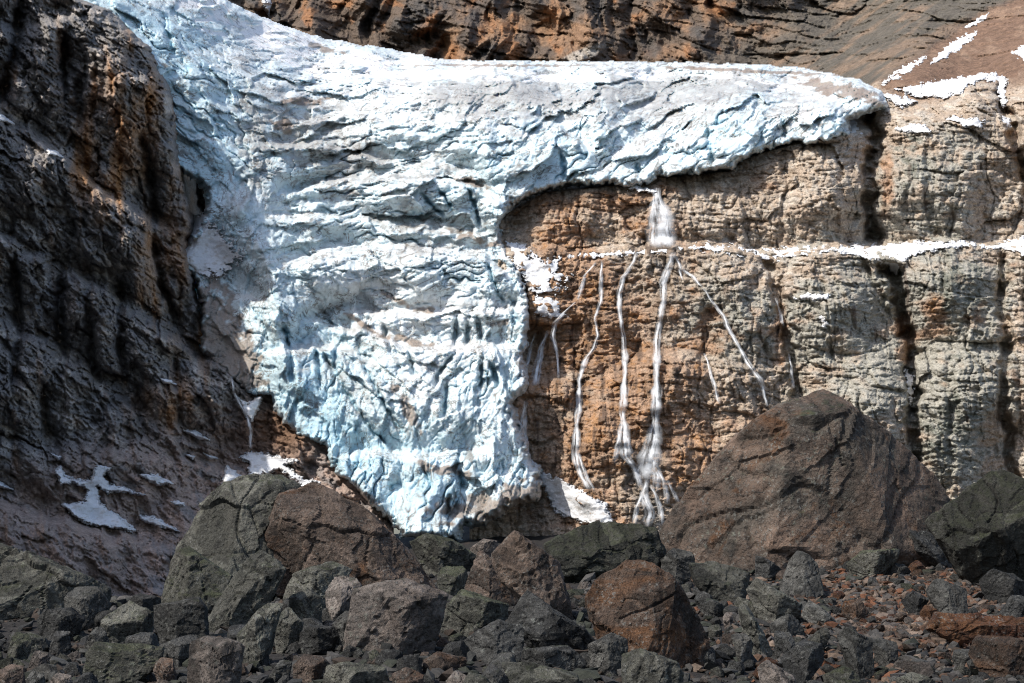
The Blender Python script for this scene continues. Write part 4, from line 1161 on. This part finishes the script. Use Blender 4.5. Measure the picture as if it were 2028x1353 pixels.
B([(1835, 1247), (1856, 1213), (1894, 1223), (1960, 1222), (2060, 1228), (2060, 1258), (1915, 1266)], 'red', 'long reddish slab lying on the gravel at the right edge', 1264, 0.7, [(0.0, -1, 1.2, 0.42), (0.1, -1, -0.2, 0.42)], 200)
B([(1956, 1223), (2005, 1182), (2060, 1188), (2060, 1232)], 'dark', 'dark pointed rock behind the long reddish slab', 1228)
B([(1940, 1152), (1965, 1128), (2010, 1140), (2040, 1160), (2040, 1182), (1960, 1178)], 'dark', 'dark low rock under the overhang of the mossy-topped boulder', 1180)
# --- near row
B([(1922, 1292), (1942, 1258), (1990, 1262), (2060, 1270), (2060, 1330), (1967, 1334)], 'rust', 'orange-stained block at the right edge below the reddish slab', 1332, 0.8, [(-0.9, -1, 0.1, 0.36), (0.4, -1, 0.1, 0.36)], 200)
B([(1659, 1261), (1673, 1241), (1727, 1266), (1730, 1309), (1694, 1325), (1673, 1292)], 'grey', 'upright grey rock with a split face in the bottom right rubble', 1324, 0.9, [(-0.8, -1, 0.3, 0.36), (0.5, -1, 0.2, 0.38)], 200)
B([(1728, 1268), (1752, 1260), (1778, 1263), (1772, 1300), (1739, 1302)], 'grey', 'small squarish rock right of the split-faced grey rock', 1301)
B([(1549, 1302), (1594, 1268), (1628, 1276), (1634, 1309), (1570, 1332)], 'dark', 'hunched dark rock between the speckled bar and the split-faced rock', 1331)
B([(1501, 1323), (1521, 1310), (1570, 1338), (1592, 1362), (1540, 1372), (1505, 1350)], 'pale', 'pale speckled slab at the bottom edge right of the rusty boulder', 1366)
B([(1777, 1344), (1808, 1330), (1851, 1349), (1850, 1372), (1777, 1372)], 'lichen', 'lichen-covered stone at the bottom edge below the gravel', 1368)
B([(1167, 1278), (1212, 1254), (1242, 1269), (1232, 1293), (1236, 1332), (1171, 1326)], 'grey', 'speckled grey boulder at the foot of the rusty boulder', 1328)
B([(1230, 1296), (1264, 1285), (1339, 1311), (1350, 1335), (1348, 1372), (1240, 1372)], 'lichen', 'large pale green-grey block at the bottom edge under the rusty boulder', 1366, 0.85, [(-0.3, -1, 0.2, 0.38), (0.5, -1, 0.1, 0.38), (0, -1, 1.5, 0.55)], 200)
B([(1019, 1309), (1036, 1287), (1126, 1279), (1163, 1314), (1119, 1332), (1067, 1326)], 'dark', 'low dark slab below the blue-grey wedge boulder', 1330)
B([(995, 1313), (1040, 1311), (1090, 1322), (1142, 1335), (1156, 1372), (1030, 1372)], 'lichen', 'long pale slab at the bottom edge in the centre', 1366, 0.8, [(-0.1, -1, 1.1, 0.38), (0.0, -1, -0.2, 0.40)], 200)
B([(953, 1340), (971, 1310), (1007, 1345), (998, 1372), (950, 1372)], 'dark', 'dark triangular stone left of the long pale bottom slab', 1366)
B([(839, 1309), (867, 1292), (922, 1304), (921, 1328), (870, 1340), (839, 1334)], 'brown', 'purplish brown rock under the right side of the table boulder', 1336)
B([(777, 1337), (808, 1321), (838, 1338), (838, 1368), (785, 1370)], 'brown', 'rounded brown stone at the bottom edge below the table boulder', 1366)
B([(884, 1350), (902, 1327), (942, 1350), (938, 1372), (884, 1372)], 'pale', 'pale speckled stone at the bottom edge left of the dark triangular stone', 1368)
B([(625, 1338), (650, 1316), (700, 1314), (762, 1322), (778, 1370), (625, 1372)], 'lichen', 'wide lichen-covered rock at the bottom edge left of the table boulder', 1366)
B([(580, 1320), (601, 1296), (635, 1300), (654, 1318), (621, 1352), (587, 1346)], 'brown', 'round brown rock at the bottom left of the table boulder', 1350)
B([(518, 1340), (559, 1300), (578, 1311), (568, 1333), (538, 1346)], 'grey', 'tilted grey rock right of the white-veined block', 1345)
B([(374, 1275), (407, 1262), (450, 1268), (482, 1280), (478, 1309), (462, 1372), (374, 1372)], 'pale', 'big white-veined block at the bottom edge left of centre', 1368, 0.8, [(-0.7, -1, 0.15, 0.36), (0.6, -1, 0.1, 0.36), (0, -1, 1.5, 0.55)], 200)
B([(328, 1275), (380, 1251), (392, 1268), (378, 1322), (345, 1308)], 'dark', 'dark rock behind the white-veined block', 1320)
B([(166, 1337), (176, 1298), (193, 1271), (260, 1274), (323, 1283), (313, 1320), (242, 1346), (180, 1346)], 'moss', 'wide low dark green block in the bottom left corner area', 1345, 0.85, [(-0.1, -1, 0.1, 0.42), (0.4, -1, 0.0, 0.42), (0, -1, 1.5, 0.55)], 200)
B([(305, 1330), (316, 1296), (342, 1305), (352, 1335), (330, 1348)], 'brown', 'rounded brown rock right of the wide dark green block', 1346)
B([(8, 1295), (30, 1245), (52, 1240), (62, 1275), (45, 1298), (15, 1302)], 'moss', 'mossy green rock near the left edge under the broad slab', 1300)
B([(95, 1268), (110, 1238), (138, 1240), (140, 1268), (110, 1276)], 'dark', 'dark cube-like rock left of the green-topped wedge rock', 1275)
B([(155, 1275), (185, 1245), (205, 1240), (226, 1266), (215, 1275)], 'grey', 'low grey wedge above the wide dark green block', 1275)
B([(52, 1310), (70, 1282), (95, 1290), (100, 1310), (75, 1322)], 'pale', 'pale rounded rock near the bottom left corner', 1321)
B([(-10, 1336), (20, 1314), (45, 1322), (48, 1342), (10, 1352)], 'brown', 'pinkish brown stone at the bottom left corner', 1351)
B([(45, 1350), (60, 1322), (85, 1325), (90, 1352), (60, 1362)], 'grey', 'small lichen-grey stone at the bottom edge left of the wide green block', 1360)
B([(98, 1350), (116, 1328), (138, 1332), (150, 1360), (105, 1366)], 'pale', 'pale pointed stone at the bottom edge below the wide green block', 1364)
# ------------------------------------------------------------------ small rocks in the gaps
random.seed(11)
PROTO = {}
for kind in ('grey', 'lichen', 'dark', 'dark', 'brown', 'pale', 'red', 'rust', 'moss'):
    for k in range(3):
        rs = np.random.RandomState(len(PROTO) * 13 + k * 101 + 5)
        an = np.sort(rs.uniform(0, 2 * np.pi, 8))
        an = np.linspace(0, 2 * np.pi, 8, endpoint=False) + rs.uniform(-0.3, 0.3, 8)
        ol = [(math.cos(a) * rs.uniform(0.8, 1.15), math.sin(a) * rs.uniform(0.55, 0.95)) for a in an]
        PROTO.setdefault(kind, []).append(rock_mesh('rock', ol, 1.5, int(rs.randint(9999)), 4, BM[kind], None, 200, 1.0, 6))

CUTW = (' with ', ' at the ', ' in the ', ' in front', ' below ', ' under ', ' left of', ' right of', ' standing', ' sloping', ' leaning', ' between', ' on the', ' beside', ' against', ' tucked', ' above', ' behind', ' pointing', ' propped', ' wedged', ' lying')
COLW = {'grey': 'grey', 'lichen': 'lichen-speckled', 'dark': 'dark', 'brown': 'brown', 'pale': 'pale', 'red': 'reddish', 'rust': 'rusty', 'moss': 'greenish'}


def near_label(px, py, kind, r):
    best = min(HEROES, key=lambda h: (sum(a for a, _ in h[0]) / len(h[0]) - px) ** 2 + 2 * (sum(b for _, b in h[0]) / len(h[0]) - py) ** 2)
    cx = sum(a for a, _ in best[0]) / len(best[0])
    half = (max(a for a, _ in best[0]) - min(a for a, _ in best[0])) / 2
    side = 'left of' if px < cx - 0.5 * half else 'right of' if px > cx + 0.5 * half else ('in front of' if py > best[1] - 8 else 'behind')
    nm = best[2]
    sz = 'small' if r < 15 else 'fist-shaped' if r < 17 else 'medium' if r < 24 else 'larger'
    sz = 'small' if r < 17 else sz
    head = f'{sz} {COLW[kind]} rock {side} the '
    if len((head + nm).split()) > 15:
        cut = min([nm.find(c) for c in CUTW if nm.find(c) > 0] or [len(nm)])
        nm = nm[:cut]
    return head + nm


SD_H = [(np.array(h[0]), h[1]) for h in HEROES]


def inside(px, py, poly):
    n, ins = len(poly), False
    for i in range(n):
        ax, ay = poly[i]
        bx, by = poly[(i + 1) % n]
        if (ay > py) != (by > py) and px < (bx - ax) * (py - ay) / (by - ay) + ax:
            ins = not ins
    return ins


placed = []
tries = 0
while len(placed) < 290 and tries < 60000:
    tries += 1
    px = random.uniform(-20, 2050)
    py = 1090 + 275 * random.random() ** 0.8
    r = random.choice((11, 13, 15, 17, 20, 24, 28, 34, 40)) * (0.55 + 0.5 * (py - 1090) / 270)
    gravel = math.exp(-((px - 1780) / 170) ** 2 - ((py - 1210) / 90) ** 2)
    if gravel > 0.4:
        r = min(r, 12)
    if len(placed) < 90:
        r = max(r, 15)
    if px < 860 and py < 1190:
        continue
    if any(inside(px, py - 0.4 * r, h[0]) for h in HEROES):
        continue
    if any((px - a) ** 2 + (1.5 * (py - b)) ** 2 < (0.66 * (r + c)) ** 2 for a, b, c in placed):
        continue
    placed.append((px, py, r))
SMALL = []
for px, py, r in placed:
    Y = float(ground_hit(px, py + 0.2 * r))
    gravel = math.exp(-((px - 1790) / 200) ** 2 - ((py - 1220) / 110) ** 2)
    kinds = ['dark', 'dark', 'grey', 'lichen', 'moss', 'dark', 'brown', 'grey', 'lichen', 'pale'] if random.random() > gravel else ['red', 'rust', 'brown', 'pale', 'rust', 'dark', 'grey']
    kind = random.choice(kinds)
    sr = r * TW * Y / 1014
    X, _, Z = at(px, py + 0.2 * r, Y)
    o = link('rock', random.choice(PROTO[kind]))
    o.location = (float(X), Y + 0.5 * sr, float(ground_z(np.array([float(X)]), np.array([Y + 0.5 * sr]))[0]) + 0.42 * sr)
    o.rotation_euler = (random.uniform(-0.5, 0.5), random.uniform(-0.6, 0.6), random.uniform(0, 6.28))
    s = sr * random.uniform(0.95, 1.15)
    o.scale = (s * random.uniform(0.8, 1.25), s * random.uniform(0.8, 1.2), s * random.uniform(0.8, 1.2))
    tag(o, near_label(px, py, kind, r), 'rock', 'rocks filling the gaps between the boulders')
    SMALL.append((px, o))
same = {}
for px, o in SMALL:
    same.setdefault(o['label'], []).append((px, o))
for lab, lst in same.items():
    if len(lst) == 1:
        continue
    lst.sort(key=lambda t: t[0])
    words = {2: ['left-hand', 'right-hand'], 3: ['leftmost', 'middle', 'rightmost']}.get(len(lst), ['leftmost', 'second'] + ['inner'] * (len(lst) - 3) + ['rightmost'])
    for wd, (_, o) in zip(words, lst):
        o['label'] = ' '.join((wd + ' ' + lab).split()[:16])

# ------------------------------------------------------------------ rubble too small to count
V1, T1 = ico(1)
rs = np.random.RandomState(4)
NG = 13000
gy_ = 40 + 75 * rs.rand(NG) ** 1.25
gx_ = (rs.rand(NG) * 2 - 1) * 0.29 * gy_
w_or = np.exp(-((gx_ / gy_ - 0.2) / 0.06) ** 2 - ((gy_ - 64) / 20) ** 2)
for nm, sel, cc in (('rubble', rs.rand(NG) > w_or, [(0.04, 0.04, 0.04), (0.07, 0.07, 0.066), (0.07, 0.052, 0.04), (0.10, 0.095, 0.09), (0.05, 0.055, 0.042)]),
                    ('gravel', None, [(0.17, 0.12, 0.085), (0.24, 0.18, 0.14), (0.15, 0.09, 0.06), (0.11, 0.095, 0.085), (0.17, 0.075, 0.04), (0.09, 0.085, 0.08)])):
    if sel is None:
        n = 14000
        ax = rs.normal(0.2, 0.045, n)
        ay = np.clip(rs.normal(62, 11, n), 43, 90)
        x, y = ax * ay, ay
        sz = 0.03 + 0.17 * rs.rand(n) ** 4
    else:
        x, y = gx_[sel], gy_[sel]
        n = len(x)
        sz = 0.05 + 0.22 * rs.rand(n) ** 3
    z = ground_z(x, y)
    sc = (sz[:, None] * rs.uniform(0.45, 1.35, (n, 3)) * np.array([1.15, 1.15, 0.7]))
    P = V1[None] * sc[:, None, :] * rs.uniform(0.5, 1.3, (n, len(V1), 1))
    a = rs.rand(n) * 6.28
    c_, s_ = np.cos(a)[:, None], np.sin(a)[:, None]
    tl = rs.uniform(-0.6, 0.6, n)[:, None]
    Px, Py, Pz = P[..., 0], P[..., 1], P[..., 2] + tl * P[..., 0]
    W = np.stack([Px * c_ - Py * s_ + x[:, None], Px * s_ + Py * c_ + y[:, None], Pz + (z + 0.35 * sz)[:, None]], -1).reshape(-1, 3)
    T = (T1[None] + (np.arange(n) * len(V1))[:, None, None]).reshape(-1, 3)
    cols = np.array(cc, F32)[rs.randint(0, len(cc), n)] * rs.uniform(0.35, 0.65, (n, 1))  # loose stones darkened too, standing in for foreground shade
    me = mesh_from(nm, W, T, terrain_material(nm + '_stone', 6, 0.4, 0.03, 0.9), np.repeat(cols, len(V1), 0), None, False)
    tag(link(nm, me), 'loose dark rubble between the boulders' if nm == 'rubble' else 'orange brown gravel spread between rocks on the right', 'rubble' if nm == 'rubble' else 'gravel', kind='stuff')

# ------------------------------------------------------------------ snow patches
def snow(poly, field, label, off=2.2, grp=None, wob=4, scale=1.0):
    xs, ys = [a for a, _ in poly], [b for _, b in poly]
    px, py = grid(min(xs) - 8, max(xs) + 8, min(ys) - 8, max(ys) + 8, 1)
    small = min(max(xs) - min(xs), max(ys) - min(ys))
    wob = min(wob * 1.3, 0.3 * small)
    sd = poly_sd(px, py, poly) + wob * fbm2(px / 15, py / 9, 4, int(xs[0]) % 50, 0.75)
    D = field(px, py)
    d = D - off * np.clip((sd + 2) / 5, 0, 1) - 0.6 * fbm2(px / 20, py / 14, 2, 3) + np.where(sd < -1, (-1 - sd) * 2.0, 0)
    col = np.zeros(px.shape + (3,), F32) + np.array((0.70, 0.71, 0.73), F32)
    col = lerp_col(col, (0.48, 0.44, 0.40), 0.6 * sstep(0.15, 0.6, fbm2(px / 16, py / 7, 4, 9)))
    me = grid_mesh('snow_patch', px, py, d, M_SNOW, sd > -3, col)
    if len(me.polygons) == 0:
        return
    tag(link('snow_patch', me), label, 'snow patch', grp)


def z1(*pts):
    return [(x / 2.897, 893 + y / 2.897) for x, y in pts]


CLF, LFT = F_CLIFF_S, F_LEFT_S
snow([(1345, 493), (1390, 484), (1440, 489), (1500, 499), (1560, 491), (1640, 491), (1645, 500), (1580, 504), (1530, 516), (1508, 513), (1450, 501), (1400, 494)], CLF, 'thin snow band on the ledge right of the upper waterfall', 1.8, None, 7)
snow([(1640, 492), (1700, 487), (1760, 484), (1830, 479), (1900, 477), (1960, 488), (2028, 470), (2090, 462), (2090, 512), (2028, 506), (1990, 494), (1940, 490), (1880, 491), (1830, 499), (1800, 511), (1784, 527), (1775, 543), (1764, 536), (1752, 520), (1720, 515), (1690, 505), (1650, 498)], CLF, 'wide snow band on the ledge with a tongue dipping into the gully', 3.4)
snow([(1002, 478), (1040, 484), (1066, 514), (1110, 511), (1106, 540), (1132, 545), (1092, 560), (1122, 572), (1062, 582), (1040, 560), (1016, 528)], CLF, 'snow bank filling the corner between ice tongue and cliff', 1.8, None, 9)
snow([(1052, 592), (1080, 586), (1112, 600), (1108, 618), (1128, 632), (1085, 628), (1062, 622)], CLF, 'broken snow patch on the ledges beside the middle of the ice tongue', 1.2)
snow([(1120, 505), (1180, 500), (1260, 497), (1320, 493), (1320, 499), (1250, 505), (1180, 508), (1125, 512)], CLF, 'thin snow line on the ledge left of the upper waterfall foot', 1.4, None, 7)
snow([(1775, 178), (1850, 163), (1930, 150), (1945, 146), (1975, 147), (1997, 158), (1992, 185), (1996, 202), (1986, 214), (1980, 195), (1975, 170), (1950, 157), (1925, 168), (1900, 185), (1870, 194), (1820, 191)], CLF, 'large snowfield on the saddle above the right cliff', 5)
snow([(1744, 169), (1790, 134), (1838, 109), (1826, 123), (1780, 153)], F_FAR, 'narrow snow streak climbing the scree from the end of the ice shelf', 3)
snow([(1845, 124), (1885, 84), (1936, 61), (1926, 76), (1880, 111), (1852, 123)], F_FAR, 'long snow streak higher on the scree slope', 3)
snow([(1912, 54), (1940, 36), (1958, 27), (1950, 38), (1920, 54)], F_FAR, 'small snow sliver at the top of the scree slope', 3, None, 2)
snow([(2006, 102), (2028, 89), (2090, 80), (2090, 122), (2028, 120)], F_FAR, 'snow patch on the scree at the right edge', 3)
snow([(1773, 256), (1800, 247), (1830, 247), (1844, 263), (1800, 263)], CLF, 'small snow cap on the rim of the right cliff', 4)
snow([(1878, 236), (1890, 229), (1950, 239), (1946, 253), (1910, 253)], CLF, 'slanting snow patch under the rock knob of the right cliff', 4)
snow([(1983, 232), (1998, 236), (2000, 258), (1988, 252)], CLF, 'tiny snow patch in the cleft right of the rock knob', 4)
snow([(1682, 236), (1700, 250), (1714, 266), (1684, 264)], CLF, 'snow wedge under the tip of the ice shelf', 4)
snow([(1735, 180), (1770, 188), (1816, 201), (1792, 211), (1768, 206)], CLF, 'snow strip trailing from the end of the ice shelf', 5)
snow([(1565, 592), (1600, 582), (1645, 584), (1640, 592), (1600, 596)], CLF, 'thin snow streak on the dome between the gullies', 2.4)
snow([(1622, 628), (1630, 624), (1644, 645), (1630, 648)], CLF, 'speck of snow below the streak on the dome', 2.4)
snow([(1792, 735), (1806, 742), (1810, 780), (1802, 800), (1796, 770)], CLF, 'old snow lodged in the deep gully', 4)
snow([(1058, 930), (1110, 948), (1200, 1000), (1218, 1038), (1150, 1034), (1100, 1016), (1086, 985)], CLF, 'sloping snow apron right of the glacier foot', 3.2)
snow(z1((312, 112), (350, 82), (372, 140), (440, 168), (520, 168), (556, 78), (634, 95), (592, 140), (622, 188), (702, 208), (836, 252), (700, 234), (620, 244), (560, 202), (572, 290), (622, 338), (722, 398), (786, 464), (600, 434), (520, 428), (448, 392), (354, 310), (480, 290), (500, 222), (430, 184), (348, 194)), LFT, 'branching snow patch on the slabs at the lower left', 7, None, 2.5)
snow(z1((796, 136), (900, 138), (994, 190), (900, 194), (830, 158)), LFT, 'narrow snow patch right of the branching one', 7, None, 2)
snow(z1((796, 370), (890, 378), (1026, 464), (930, 438), (818, 404)), LFT, 'slanting snow patch just left of the domed boulder', 7, None, 2)
snow(z1((976, 288), (1055, 296), (1056, 316), (1000, 306)), LFT, 'small snow fleck above the slanting snow patch', 7, None, 1.5)
snow(z1((1070, 22), (1118, 30), (1104, 50)), LFT, 'tiny snow fleck on the slabs left of the icy chute', 7, None, 1)
snow(z1((1165, 12), (1250, 44), (1200, 44)), LFT, 'thin snow fleck near the foot of the icy chute', 7, None, 1)
snow(z1((290, 15), (348, 34), (336, 52)), LFT, 'snow speck above the branching snow patch', 7, None, 1)
snow(z1((-60, 150), (0, 178), (76, 224), (0, 208), (-60, 190)), LFT, 'snow strip at the left edge below the dark wall', 7, None, 1.5)
snow(z1((1262, 220), (1298, 84), (1394, 150), (1300, 196)), LFT, 'triangular snow patch above the domed boulder', 6, None, 2)
snow(z1((1378, 42), (1420, 3), (1540, 18), (1704, 60), (1640, 82), (1724, 150), (1846, 188), (1740, 208), (1600, 102), (1540, 132), (1420, 152), (1430, 80)), LFT, 'ragged snow patch below the rock step left of the glacier foot', 6, None, 3)
snow([(364, 853), (388, 853), (416, 872), (392, 868)], LFT, 'short snow fleck on the ledge under the dark wall', 7, None, 1)
snow([(318, 750), (340, 754), (348, 762), (324, 758)], LFT, 'snow fleck high on the dark wall beside the ice', 8, None, 1)
snow([(472, 788), (490, 800), (522, 778), (512, 810), (498, 834), (484, 822)], LFT, 'snow funnel at the top of the chute left of the ice', 7, None, 2)
snow([(325, 456), (352, 440), (405, 420), (432, 455), (478, 505), (445, 545), (385, 548), (366, 520), (345, 486)], F_ICE_S, 'smooth snow cone in the corner between dark wall and ice', 3, None, 12)
snow([(-40, 215), (0, 226), (28, 246), (0, 240), (-40, 236)], LFT, 'snow patch on the ledge at the upper left edge', 9, None, 1.5)
snow([(92, 293), (106, 298), (124, 312), (96, 307)], LFT, 'snow fleck on the upper ledge of the dark wall', 9, None, 1)
snow([(518, -20), (530, -20), (536, 8), (532, 32), (522, 12)], F_FAR, 'snow gully at the top of the far mountain', 8, None, 1.5)
snow([(436, -4), (450, 2), (446, 20), (438, 12)], F_FAR, 'small snow streak above the glacier at the top left', 8, None, 1)
snow([(1240, 362), (1250, 352), (1268, 372), (1310, 378), (1296, 384), (1245, 376)], CLF, 'slumped ice and snow at the lip of the upper waterfall', 5)

# ------------------------------------------------------------------ waterfalls
def water_material():
    m, nt, b = new_mat('falling_water')
    N = NT(nt)
    uvn = N.n('ShaderNodeUVMap')
    v = N.mapping(uvn.outputs[0], (4.0, 0.09, 1))
    st = N.noise(v, 1.0, 5, 0.6, 0.15)
    v2 = N.mapping(uvn.outputs[0], (1.6, 0.25, 1))
    st2 = N.noise(v2, 1.0, 3, 0.5)
    sx = N.n('ShaderNodeSeparateXYZ')
    N.l(uvn.outputs[0], sx.inputs[0])
    edge = N.math('ABSOLUTE', N.math('SUBTRACT', sx.outputs[0], 0.5))
    ef = N.rng(edge, 0.5, 0.0, 0, 0.95)
    al = N.math('MULTIPLY', N.rng(st, 0.36, 0.54, 0.1, 1.0), N.rng(st2, 0.30, 0.5, 0.35, 1.0))
    al = N.math('MULTIPLY', al, ef)
    ca = N.n('ShaderNodeAttribute', attribute_name='Col')
    al = N.math('MULTIPLY', al, ca.outputs['Fac'])
    N.l(al, b.inputs['Alpha'])
    b.inputs['Base Color'].default_value = (0.86, 0.88, 0.90, 1)
    b.inputs['Roughness'].default_value = 0.6
    return m


M_WATER = water_material()


def ribbon(pts, field, lift):
    """pts: x, y, width in pixels"""
    P = np.array(pts, float)
    t = np.concatenate([[0], np.cumsum(np.hypot(np.diff(P[:, 0]), np.diff(P[:, 1])))])
    n = max(6, int(t[-1] / 4))
    s = np.linspace(0, t[-1], n)
    x, y, w = (np.interp(s, t, P[:, i]) for i in range(3))
    x = x + 1.8 * pn2(s / 26, s * 0 + 0.3, int(P[0, 0]) % 40) + 0.9 * pn2(s / 9, s * 0 + 0.7, int(P[0, 0]) % 31)
    us = np.linspace(0, 1, 7)
    px = x[:, None] + (us[None] - 0.5) * (1.15 * w * (1 + 0.5 * pn2(s / 22, s * 0 + 5.1, 3)))[:, None]
    py = np.repeat(y[:, None], 7, 1)
    real = F_CLIFF if field is CLF else F_LEFT
    m = np.minimum(real(px, py), real(px + 2, py)).min(1)
    m = np.minimum(m, np.minimum(np.concatenate([m[1:], m[-1:]]), np.concatenate([m[:1], m[:-1]])))
    m = (m + np.concatenate([m[1:], m[-1:]]) + np.concatenate([m[:1], m[:-1]])) / 3
    D = m[:, None] - 0.4 * lift - 0.5 * (1 - (2 * us[None] - 1) ** 2)
    # water drops straight over hollows: it never runs back further than the rock above lets it
    D = np.minimum(D, np.minimum.accumulate(D, axis=0) + 2.5)
    uv = np.stack([np.repeat(us[None], n, 0), np.repeat((s * 0.22)[:, None], 7, 1)], -1)
    fade_ = np.clip(np.minimum(s + 3, s[-1] - s) / min(16.0, 0.3 * s[-1]), 0, 1)
    return px, py, D, uv, np.repeat(np.repeat(fade_[:, None, None], 7, 1), 3, 2)


def waterfall(strands, field, label, lift=0.5):
    root = bpy.data.objects.new('waterfall', None)
    scene.collection.objects.link(root)
    a = strands[0][-1]
    p = at(a[0], a[1], float(field(np.array(a[0]), np.array(a[1]))))
    root.location = tuple(float(q) for q in p)
    tag(root, label, 'waterfall')
    from mathutils import Matrix
    for st in strands:
        px, py, D, uv, fd_ = ribbon(st, field, lift)
        me = grid_mesh('strand', px, py, D, M_WATER, None, fd_, uv)
        me.transform(Matrix.Translation(-Vector(root.location)))
        link('strand', me, root)
    return root


W = waterfall
W([[(1300, 372, 12), (1302, 390, 22), (1307, 415, 38), (1310, 440, 44), (1311, 492, 48)], [(1303, 380, 6), (1318, 430, 14), (1326, 490, 16)], [(1297, 385, 5), (1292, 430, 10), (1294, 488, 14)]], CLF, 'broad white waterfall dropping from the ice shelf to the snowy ledge', 1.5)
W([[(1332, 500, 14), (1326, 530, 16), (1312, 560, 13), (1314, 590, 10), (1309, 620, 13), (1304, 650, 14), (1300, 700, 14), (1300, 760, 18), (1300, 820, 22), (1296, 860, 26), (1286, 905, 34), (1282, 950, 40)],
   [(1284, 945, 14), (1276, 980, 16), (1288, 1020, 18), (1282, 1045, 14)], [(1292, 900, 16), (1302, 940, 18), (1300, 975, 12)], [(1276, 910, 10), (1262, 935, 10), (1270, 970, 10)], [(1320, 950, 8), (1335, 980, 9), (1345, 1000, 7)], [(1304, 930, 9), (1318, 965, 10), (1322, 1000, 9)], [(1290, 960, 9), (1306, 1000, 10), (1312, 1040, 9)], [(1272, 975, 9), (1260, 1010, 10), (1256, 1040, 8)],
   [(1335, 505, 8), (1352, 535, 10), (1372, 548, 8), (1392, 570, 7)], [(1345, 532, 6), (1352, 555, 6)]], CLF, 'tallest waterfall running down the middle of the tan cliff')
W([[(1262, 500, 8), (1255, 520, 10), (1235, 548, 9), (1227, 580, 9), (1228, 620, 10), (1234, 660, 9), (1238, 700, 12), (1237, 760, 14), (1234, 820, 18), (1235, 870, 22), (1240, 905, 16), (1258, 930, 12), (1268, 960, 10)], [(1228, 850, 9), (1222, 890, 10), (1216, 920, 9)], [(1240, 860, 8), (1250, 900, 10)]], CLF, 'second long waterfall just left of the tallest one')
W([[(1192, 515, 6), (1190, 560, 8), (1190, 600, 7), (1178, 630, 6), (1184, 665, 7), (1176, 690, 9), (1158, 715, 11), (1148, 750, 12), (1146, 800, 13), (1142, 850, 14), (1140, 900, 15), (1148, 935, 11), (1166, 970, 12)], [(1146, 900, 7), (1160, 940, 8), (1176, 972, 7)]], CLF, 'third waterfall bending left between the tan ledges')
W([[(1180, 520, 6), (1160, 545, 7), (1150, 570, 8), (1146, 595, 8)], [(1140, 598, 7), (1112, 625, 8), (1098, 640, 9), (1096, 670, 8), (1104, 710, 6), (1106, 750, 6)]], CLF, 'thin trickle stepping down ledges near the ice tongue')
W([[(1085, 655, 9), (1072, 690, 11), (1064, 730, 14), (1058, 765, 14)], [(1060, 660, 6), (1048, 700, 7), (1040, 735, 7)]], CLF, 'shaded spray in the hollow beside the ice tongue', 2.0)
W([[(1040, 795, 12), (1036, 830, 14), (1034, 870, 14), (1044, 900, 10)]], CLF, 'shaded waterfall under the bulge at the edge of the ice tongue', 3.0)
W([[(1392, 570, 6), (1412, 600, 7), (1432, 625, 8), (1448, 660, 9), (1468, 695, 10), (1484, 722, 12), (1504, 750, 11), (1514, 780, 10), (1520, 806, 9)]], CLF, 'slanting waterfall running down right towards the huge boulder')
W([[(1395, 700, 5), (1408, 740, 6), (1418, 775, 8), (1424, 800, 6)]], CLF, 'faint trickle below the slanting waterfall on grey rock')
W([[(1537, 590, 6), (1546, 620, 7), (1552, 650, 6)], [(1562, 700, 5), (1568, 740, 6), (1572, 770, 6)]], CLF, 'trickle in the gully left of the striped dome')
W([[(458, 745, 5), (462, 775, 6), (474, 800, 6), (490, 825, 6), (497, 850, 7), (496, 890, 9)]], F_LEFT_S, 'thin stream in the chute left of the ice tongue', 5)
